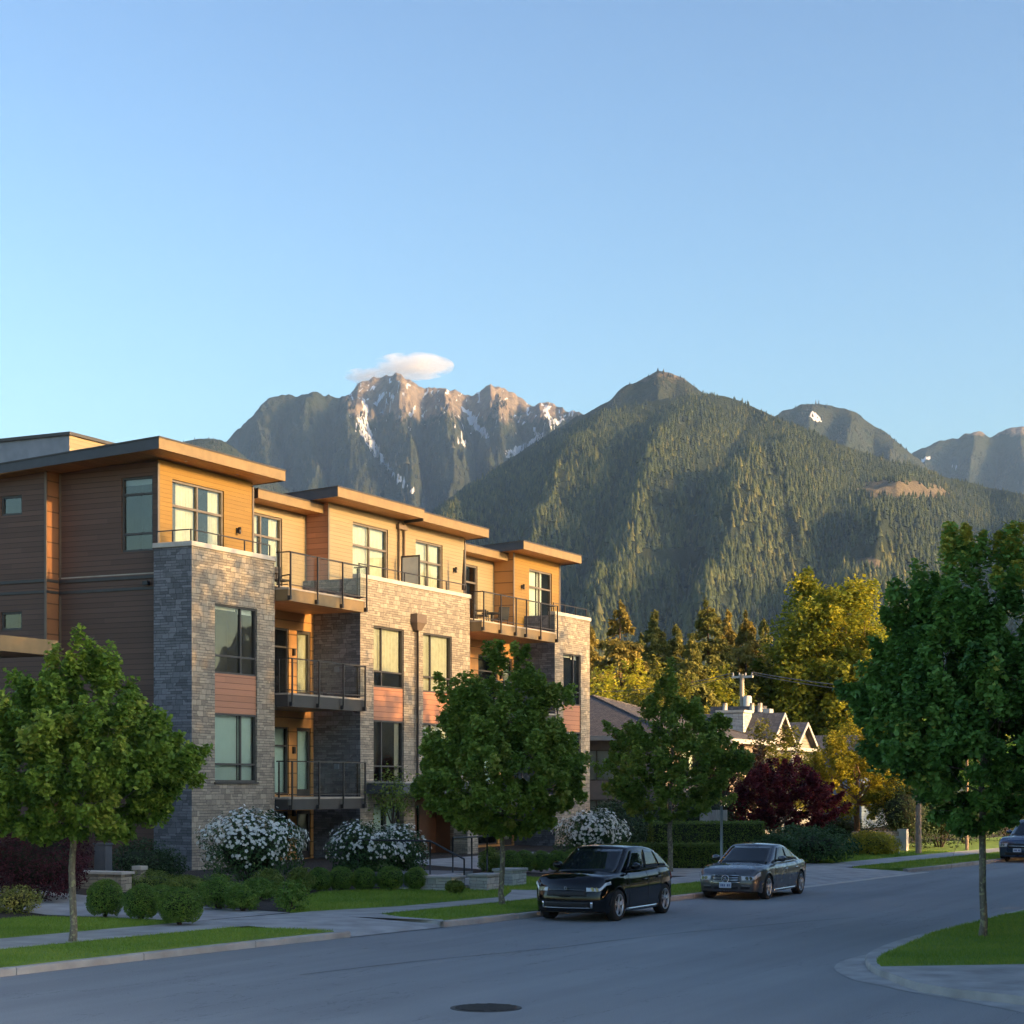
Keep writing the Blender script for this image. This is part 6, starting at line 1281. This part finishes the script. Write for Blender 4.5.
def gable(p, s0, s1, yf, yb, ze, zp, wallm, ov=.35, trim=True):
    sm = (s0 + s1) / 2; k = (zp - ze) / (sm - s0)
    r = MB()
    for (x0, x1) in ((s0 - ov, sm), (s1 + ov, sm)):
        zl = ze - k * ov; r.hexa([(x0, yf - ov, zl), (x1, yf - ov, zp), (x1, yb, zp), (x0, yb, zl), (x0, yf - ov, zl + .14), (x1, yf - ov, zp + .14), (x1, yb, zp + .14), (x0, yb, zl + .14)])
    ro = r.build('roof', M['shingle'], p)
    w_ = MB(); w_.poly([(s0, yf, ze), (s1, yf, ze), (sm, yf, zp - .02)]); w_.build('gable_wall', M[wallm], p)
    t = MB()
    for (x0, x1) in ((s0 - ov, sm), (s1 + ov, sm)):
        zl = ze - k * ov; sg = 1 if x0 < x1 else -1
        t.hexa([(x0, yf - ov - .05, zl - .06), (x1, yf - ov - .05, zp - .06), (x1, yf - ov - .004, zp - .06), (x0, yf - ov - .004, zl - .06), (x0, yf - ov - .05, zl + .16), (x1, yf - ov - .05, zp + .15), (x1, yf - ov - .004, zp + .15), (x0, yf - ov - .004, zl + .15)])
    t.build('barge_board', M['white_trim'], ro); return ro
mb = MB(); wall_open(mb, front(33.4), 98.6, 107.4, .2, 5.3, [(99.6, 101.6, 3.2, 4.8), (103.6, 105.6, 3.2, 4.8)]); mb.poly([(98.6, 33.4, .2), (98.6, 45, .2), (98.6, 45, 5.3), (98.6, 33.4, 5.3)]); mb.poly([(98.6, 36.2, 5.3), (98.6, 45, 5.3), (98.6, 45, 6.0), (98.6, 36.2, 6.0)]); mb.build('wall', M['siding_grey'], H2_)
for w_ in ((99.6, 101.6, 3.2, 4.8), (103.6, 105.6, 3.2, 4.8)): window(H2_, front(33.4), *w_, vbars=(.5,), inner=None, frame='white_trim', fw=.12)
gable(H2_, 98.7, 102.5, 33.3, 44, 5.35, 6.95, 'gable_beige'); gable(H2_, 102.9, 106.7, 33.3, 44, 5.2, 6.55, 'gable_beige')
mb = MB(); mb.box(98.2, 107.6, 32.95, 33.25, 5.02, 5.2); mb.box(102.55, 102.8, 33.15, 33.39, 2.6, 5.0); mb.box(106.6, 106.85, 33.15, 33.39, 2.6, 5.0); mb.build('eave_trim', M['white_trim'], H2_)
c_ = PD(734, 105); mb = MB(); mb.box(c_[0] - .6, c_[0] + .8, c_[1] - .75, c_[1] + .75, 3.5, ZP(713, 105)); ch = mb.build('chimney', M['stone_light'], H2_)
mb = MB(); mb.box(c_[0] - .68, c_[0] + .88, c_[1] - .83, c_[1] + .83, ZP(713, 105) + .002, ZP(713, 105) + .14); mb.build('cap', M['cap'], ch)
c2 = PD(765, 112); mb = MB(); mb.mi = 0; mb.hexa([(c2[0] - .8, c2[1], 5.6), (c2[0] + .8, c2[1], 5.6), (c2[0] + .8, c2[1] + 3.3, 5.6), (c2[0] - .8, c2[1] + 3.3, 5.6), (c2[0] - .3, c2[1], ZP(706, 112)), (c2[0] + .3, c2[1], ZP(706, 112)), (c2[0] + .3, c2[1] + 3.3, ZP(706, 112)), (c2[0] - .3, c2[1] + 3.3, ZP(706, 112))]); dm = mb.build('dormer', M['shingle'], H2_)
mb = MB(); mb.box(c2[0] - .35, c2[0] + .35, c2[1] - .4, c2[1] - .005, 5.6, ZP(709, 112)); mb.build('dormer_face', M['white_trim'], dm)
mb = MB()
for q in (725, 752, 760): p = PD(q, 110); mb.tube([(p[0], p[1], ZP(712, 110)), (p[0], p[1], ZP(703, 110))], .14, 10)
mb.build('chimney_pot', M['cap'], H2_)
H3 = thing('blue_house', 'blue grey house with a low dark roof right of the gables', 'house', (110, 33, .42))
a = PD(806, 118); b = PD(838, 118); sA, yA = PD(812, 120)
mb = MB(); mb.box(sA, sA + 9, yA - 3.2, yA + 2, .2, ZP(751, 118)); mb.build('wall', M['siding_blue'], H3)
ze, zp = ZP(750, 117), ZP(734, 118)
mb = MB(); mb.hexa([(sA - .5, yA - 3.7, ze), (sA + 9.5, yA - 3.7, ze), (sA + 9.5, yA + 2.4, ze), (sA - .5, yA + 2.4, ze), (sA + 1.6, yA - 2.6, zp), (sA + 7, yA - 2.6, zp), (sA + 7, yA + 1, zp), (sA + 1.6, yA + 1, zp)]); r_ = mb.build('roof', M['shingle'], H3)
mb = MB(); mb.box(sA - .53, sA - .502, yA - 3.7, yA + 2.4, ze - .2, ze + .02); mb.box(sA - .53, sA + 9.5, yA - 3.73, yA - 3.703, ze - .2, ze + .02); mb.build('gutter', M['metal_grey'], r_)

# ================================================================== poles, wires, walls, steps
def pole(lb, px, d, ztop_, r0, mat, top=None, grp='poles along the street', name='utility_pole'):
    p = PD(px, d); t = thing(name, lb, 'pole', (p[0], p[1], .15), grp); m_ = MB(); m_.tube([(p[0], p[1], .1), (p[0], p[1], ztop_ * .5), (p[0], p[1], ztop_)], [r0 * 1.15, r0, r0 * .85], 12); m_.build('pole_shaft', mat, t, uv=False); return t, p
M['pole_wood'] = bark_mat('pole_wood', (.30, .22, .15)); M['pole_pale'] = plain('pole_pale', (.55, .5, .44), .8); M['galv'] = plain('galvanised', (.32, .35, .37), .5, metal=.5)
t, p = pole('pale utility pole with crossarm and transformer above the gabled house', 742, 118, ZP(674, 118), .16, M['pole_pale'])
m_ = MB(); za = ZP(678, 118); dv = Vector(W(0, 0, 0)); 
q0 = PD(732, 118.4); q1 = PD(753, 117.6); ux_, uy_ = q1[0] - q0[0], q1[1] - q0[1]; ln_ = math.hypot(ux_, uy_); nx_, ny_ = -uy_ / ln_ * .06, ux_ / ln_ * .06
m_.hexa([(q0[0] - nx_, q0[1] - ny_, za), (q1[0] - nx_, q1[1] - ny_, za), (q1[0] + nx_, q1[1] + ny_, za), (q0[0] + nx_, q0[1] + ny_, za), (q0[0] - nx_, q0[1] - ny_, za + .14), (q1[0] - nx_, q1[1] - ny_, za + .14), (q1[0] + nx_, q1[1] + ny_, za + .14), (q0[0] + nx_, q0[1] + ny_, za + .14)]); m_.build('crossarm', M['pole_pale'], t)
for k in (.05, .35, .65, .95):
    x, y = q0[0] + ux_ * k, q0[1] + uy_ * k; m_ = MB(); m_.tube([(x, y, za + .14), (x, y, za + .24), (x, y, za + .34)], [.03, .06, .04], 8); m_.build('insulator', M['white_trim'], t)
p2 = PD(747.5, 117.6); m_ = MB(); m_.tube([(p2[0], p2[1], ZP(709, 118)), (p2[0], p2[1], ZP(697, 118)), (p2[0], p2[1], ZP(696, 118))], [.26, .26, .2], 14); m_.build('transformer', M['metal_light'] if 'metal_light' in M else M['pole_pale'], t)
def wire(lb, a, b, sag, r=.022, n=24):
    A = Vector(a); Bv = Vector(b); t = thing('power_line', lb, 'cable', tuple((A + Bv) / 2), 'overhead wires'); m_ = MB(); m_.tube([tuple(A.lerp(Bv, i / n) + Vector((0, 0, -sag * 4 * (i / n) * (1 - i / n)))) for i in range(n + 1)], r, 5); m_.build('cable', M['wire'], t, uv=False)
M['wire'] = plain('wire', (.16, .155, .15), .7)
zt2 = za + .34
eR = PD(1010, 104); eL = PD(560, 132); x1, y1 = q0[0] + ux_ * .95, q0[1] + uy_ * .95; x0, y0_ = q0[0] + ux_ * .05, q0[1] + uy_ * .05
wire('upper overhead wire from the pale pole towards the right tree', (x1, y1, zt2), (eR[0], eR[1], ZP(694, 104)), .35, .03)
wire('overhead wire just under the upper one, towards the right tree', (x1, y1, zt2 - .12), (eR[0], eR[1], ZP(699, 104)), .4, .025)
wire('overhead wire from the pale pole to the left over the hip roof', (x0, y0_, zt2), (eL[0], eL[1], ZP(690, 132)), .5, .03)
wire('lower thin overhead wire left over the hip roof', (x0, y0_, zt2 - .15), (eL[0], eL[1], ZP(696, 132)), .5, .02)
t, p = pole('weathered wooden pole standing at the far bend, lit at its top', 918.5, 81, 6.2, .12, M['pole_wood'])
t, p = pole('thin wooden post on the far verge left of the right tree trunk', 967, 86, 4.5, .07, M['pole_wood'])
t, p = pole('grey metal sign pole standing behind the grey saloon', 721.5, 58.5, ZP(806, 58.5), .045, M['galv'], name='sign_pole')

# entrance steps, planters and handrail
def planter(lb, px, py, ln, dp, h, grp='low stone planters by the steps'):
    p = G(px, py, .17); t = thing('stone_planter', lb, 'planter', (p[0], p[1], .16), grp); m_ = MB(); m_.box(p[0], p[0] + ln, p[1], p[1] + dp, .1, .17 + h); m_.build('planter_wall', M['stone_light'], t)
    m_ = MB(); m_.box(p[0] - .04, p[0] + ln + .04, p[1] - .04, p[1] + dp + .04, .172 + h, .172 + h + .07); m_.build('cap', M['concrete'], t, bevel=.012)
planter('stone planter block left of the entrance steps, beside the boxwood row', 451, 891, .8, 1.0, .33); planter('stone planter block right of the entrance steps', 487, 890.5, .85, .55, .38); planter('second stone planter block right of the steps, behind the street tree', 512, 886, .95, .6, .42)
st = G(467, 889, .16); t = thing('entrance_steps', 'grey concrete entrance steps between the stone planters', 'steps', (st[0], st[1], .16))
for k in range(3): m_ = MB(); m_.box(st[0] + .1, st[0] + 1.2, st[1] + .35 * k, st[1] + .35 * (k + 1) - .003, .12, .28 + .13 * k); m_.build('step', M['concrete'], t, bevel=.01)
m_ = MB(); m_.box(st[0] + .05, st[0] + 2.4, st[1] + 1.06, 28.6, .12, .545); m_.build('landing', M['paver'], t)
t = thing('handrail', 'black metal handrail leading down beside the entrance steps', 'railing', (st[0], st[1], .16)); rl = MB()
A = (st[0] + .02, st[1] + .1, .16); Bp = (st[0] + .02, st[1] + 1.2, .545); Cp = (st[0] + .02, st[1] + 3.6, .545)
rl.tube([(A[0], A[1], 1.0), (Bp[0], Bp[1], 1.5), (Cp[0], Cp[1], 1.5)], .028, 8); rl.build('rail', M['black'], t)
for P_ in (A, Bp, Cp): m_ = MB(); m_.tube([P_, (P_[0], P_[1], 1.0 if P_ is A else 1.48)], .024, 8); m_.build('post', M['black'], t)
t = thing('railing', 'black landing railing by the entrance behind the middle street tree', 'railing', (st[0] + 1.4, st[1] + 1.2, .5)); rl = MB(); rl.tube([(st[0] + 1.4, st[1] + 1.2, 1.55), (st[0] + 4.6, st[1] + 1.2, 1.55)], .028, 8); rl.build('rail', M['black'], t)
for x in (1.4, 2.6, 3.6, 4.6): m_ = MB(); m_.tube([(st[0] + x, st[1] + 1.2, .5), (st[0] + x, st[1] + 1.2, 1.53)], .024, 8); m_.build('post', M['black'], t)
# low wall, pier and cabinet in the corner at the left
w0 = PD(92, 50); t = thing('garden_wall', 'low grey stone garden wall with pale cap behind the boxwood balls', 'wall', (w0[0], w0[1], .2)); m_ = MB(); m_.box(w0[0], w0[0] + .45, w0[1] - .95, w0[1] + .6, .1, ZP(874, 50)); m_.build('wall_body', M['stone'], t)
m_ = MB(); m_.box(w0[0] - .05, w0[0] + .5, w0[1] - 1.0, w0[1] + .65, ZP(874, 50) + .002, ZP(874, 50) + .07); m_.build('cap', M['cap'], t)
w1 = PD(100, 51.2); t = thing('utility_cabinet', 'dark grey utility cabinet behind the low garden wall', 'cabinet', (w1[0], w1[1], .2)); m_ = MB(); m_.box(w1[0], w1[0] + .3, w1[1] - .18, w1[1] + .2, .2, ZP(845, 51.2)); m_.build('cabinet_body', M['canopy'], t, bevel=.015); m_ = MB(); m_.box(w1[0] - .03, w1[0] + .33, w1[1] - .21, w1[1] + .23, ZP(845, 51.2) + .002, ZP(845, 51.2) + .05); m_.build('lid', M['canopy'], t)
m_ = MB(); m_.box(w1[0] - .012, w1[0] - .002, w1[1] - .13, w1[1] + .15, .45, ZP(850, 51.2)); m_.build('door', M['canopy'], t)
w2 = PD(137, 51); t = thing('stone_pier', 'short stone pier with pale cap beside the dark shrub', 'pier', (w2[0], w2[1], .2)); m_ = MB(); m_.box(w2[0], w2[0] + .24, w2[1] - .12, w2[1] + .12, .15, ZP(870, 51)); m_.build('pier_body', M['stone'], t); m_ = MB(); m_.box(w2[0] - .03, w2[0] + .27, w2[1] - .15, w2[1] + .15, ZP(870, 51) + .002, ZP(866, 51)); m_.build('cap', M['cap'], t)
# garden wall and fence up the street
g0 = PD(852, 84); g1 = PD(903, 84); t = thing('garden_wall', 'low brick garden wall with end pier by the far verge', 'wall', (g0[0], g0[1], .2)); m_ = MB()
dx, dy = g1[0] - g0[0], g1[1] - g0[1]; l_ = math.hypot(dx, dy); nx_, ny_ = -dy / l_ * .12, dx / l_ * .12
m_.hexa([(g0[0] - nx_, g0[1] - ny_, .1), (g1[0] - nx_, g1[1] - ny_, .1), (g1[0] + nx_, g1[1] + ny_, .1), (g0[0] + nx_, g0[1] + ny_, .1), (g0[0] - nx_, g0[1] - ny_, 1.05), (g1[0] - nx_, g1[1] - ny_, 1.05), (g1[0] + nx_, g1[1] + ny_, 1.05), (g0[0] + nx_, g0[1] + ny_, 1.05)]); m_.build('wall_body', M['brick'] if 'brick' in M else M['stone'], t); m_ = MB(); m_.box(g1[0] - .2, g1[0] + .2, g1[1] - .2, g1[1] + .2, .1, 1.15); m_.build('end_pier', M['cap'], t)
f0 = PD(701, 78); f1 = PD(726, 78); t = thing('picket_fence', 'pale picket fence glimpsed over the clipped hedge', 'fence', (f0[0], f0[1], .2)); m_ = MB(); n_ = 13
for k in range(n_): x = f0[0] + (f1[0] - f0[0]) * k / (n_ - 1); y = f0[1] + (f1[1] - f0[1]) * k / (n_ - 1); m_.box(x - .03, x + .03, y - .045, y + .045, .2, ZP(810, 78))
m_.build('pickets', M['concrete'], t); m_ = MB(); 
m_.tube([(f0[0] + .06, f0[1], 1.6), (f1[0] + .06, f1[1], 1.6)], .04, 6); m_.build('rail', M['concrete'], t)
g = PD(899, 80); t = thing('yard_sign', 'small pale yard sign on a stake by the garden wall', 'sign', (g[0], g[1], .16)); m_ = MB(); m_.box(g[0] - .015, g[0] + .015, g[1] - .22, g[1] + .22, .6, .95); m_.build('sign_board', M['white_trim'], t); m_ = MB(); m_.tube([(g[0], g[1], .1), (g[0], g[1], .6)], .018, 6); m_.build('stake', M['galv'], t)

# balcony furniture
def chair(lb, s, y, z, rot):
    t = thing('patio_chair', lb, 'chair', (s, y, z), 'patio chairs on the balconies', TH + rot)
    m_ = MB(); m_.box(-.26, .26, -.26, .26, .38, .44); m_.build('seat', M['wicker'], t, bevel=.015, origin=(0, 0, 0)); m_ = MB(); m_.hexa([(-.26, .22, .44), (.26, .22, .44), (.26, .28, .44), (-.26, .28, .44), (-.26, .32, .92), (.26, .32, .92), (.26, .38, .92), (-.26, .38, .92)]); m_.build('backrest', M['wicker'], t, bevel=.015, origin=(0, 0, 0))
    for x, yy in ((-.23, -.23), (.23, -.23), (.23, .23), (-.23, .23)): m_ = MB(); m_.tube([(x, yy, .38), (x * 1.06, yy * 1.06, 0)], .018, 6); m_.build('leg', M['black'], t, origin=(0, 0, 0))
    for sg in (-1, 1): m_ = MB(); m_.box(sg * .27 - .025, sg * .27 + .025, -.24, .3, .6, .64); m_.box(sg * .27 - .02, sg * .27 + .02, -.23, -.19, .4, .598); m_.build('armrest', M['wicker'], t, origin=(0, 0, 0))
M['wicker'] = plain('dark_wicker', (.035, .03, .027), .7, bump=.5, scale=12)
chair('dark patio chair on the second floor balcony by the corner tower', 55.0, 36.4, 6.2, .6); chair('dark patio chair on the top balcony beside the corner tower', 55.2, 36.2, 9.74, -.4); chair('dark patio chair on the wide top balcony', 70.4, 36.2, 9.74, .3); chair('second dark patio chair on the wide top balcony, nearer the end', 72.3, 36.3, 9.74, 2.6)
t = thing('patio_table', 'low dark patio table on the wide top balcony', 'table', (71.3, 36.2, 9.74)); m_ = MB(); m_.tube([(71.3, 36.2, 10.3), (71.3, 36.2, 10.34)], .42, 20); m_.build('table_top', M['wicker'], t); m_ = MB(); m_.tube([(71.3, 36.2, 9.74), (71.3, 36.2, 10.3)], .04, 8); m_.build('leg', M['black'], t)
t = thing('patio_umbrella', 'closed dark patio umbrella on the terrace under the top roofs', 'umbrella', (69.0, 36.3, 9.9)); m_ = MB(); m_.tube([(69.0, 36.3, 9.9), (69.0, 36.3, 12.75)], .025, 8); m_.build('pole_shaft', M['rail'], t); m_ = MB(); m_.tube([(69.0, 36.3, 11.1), (69.0, 36.3, 11.5), (69.0, 36.3, 12.6)], [.1, .09, .02], 8); m_.build('canopy', M['wicker'], t)
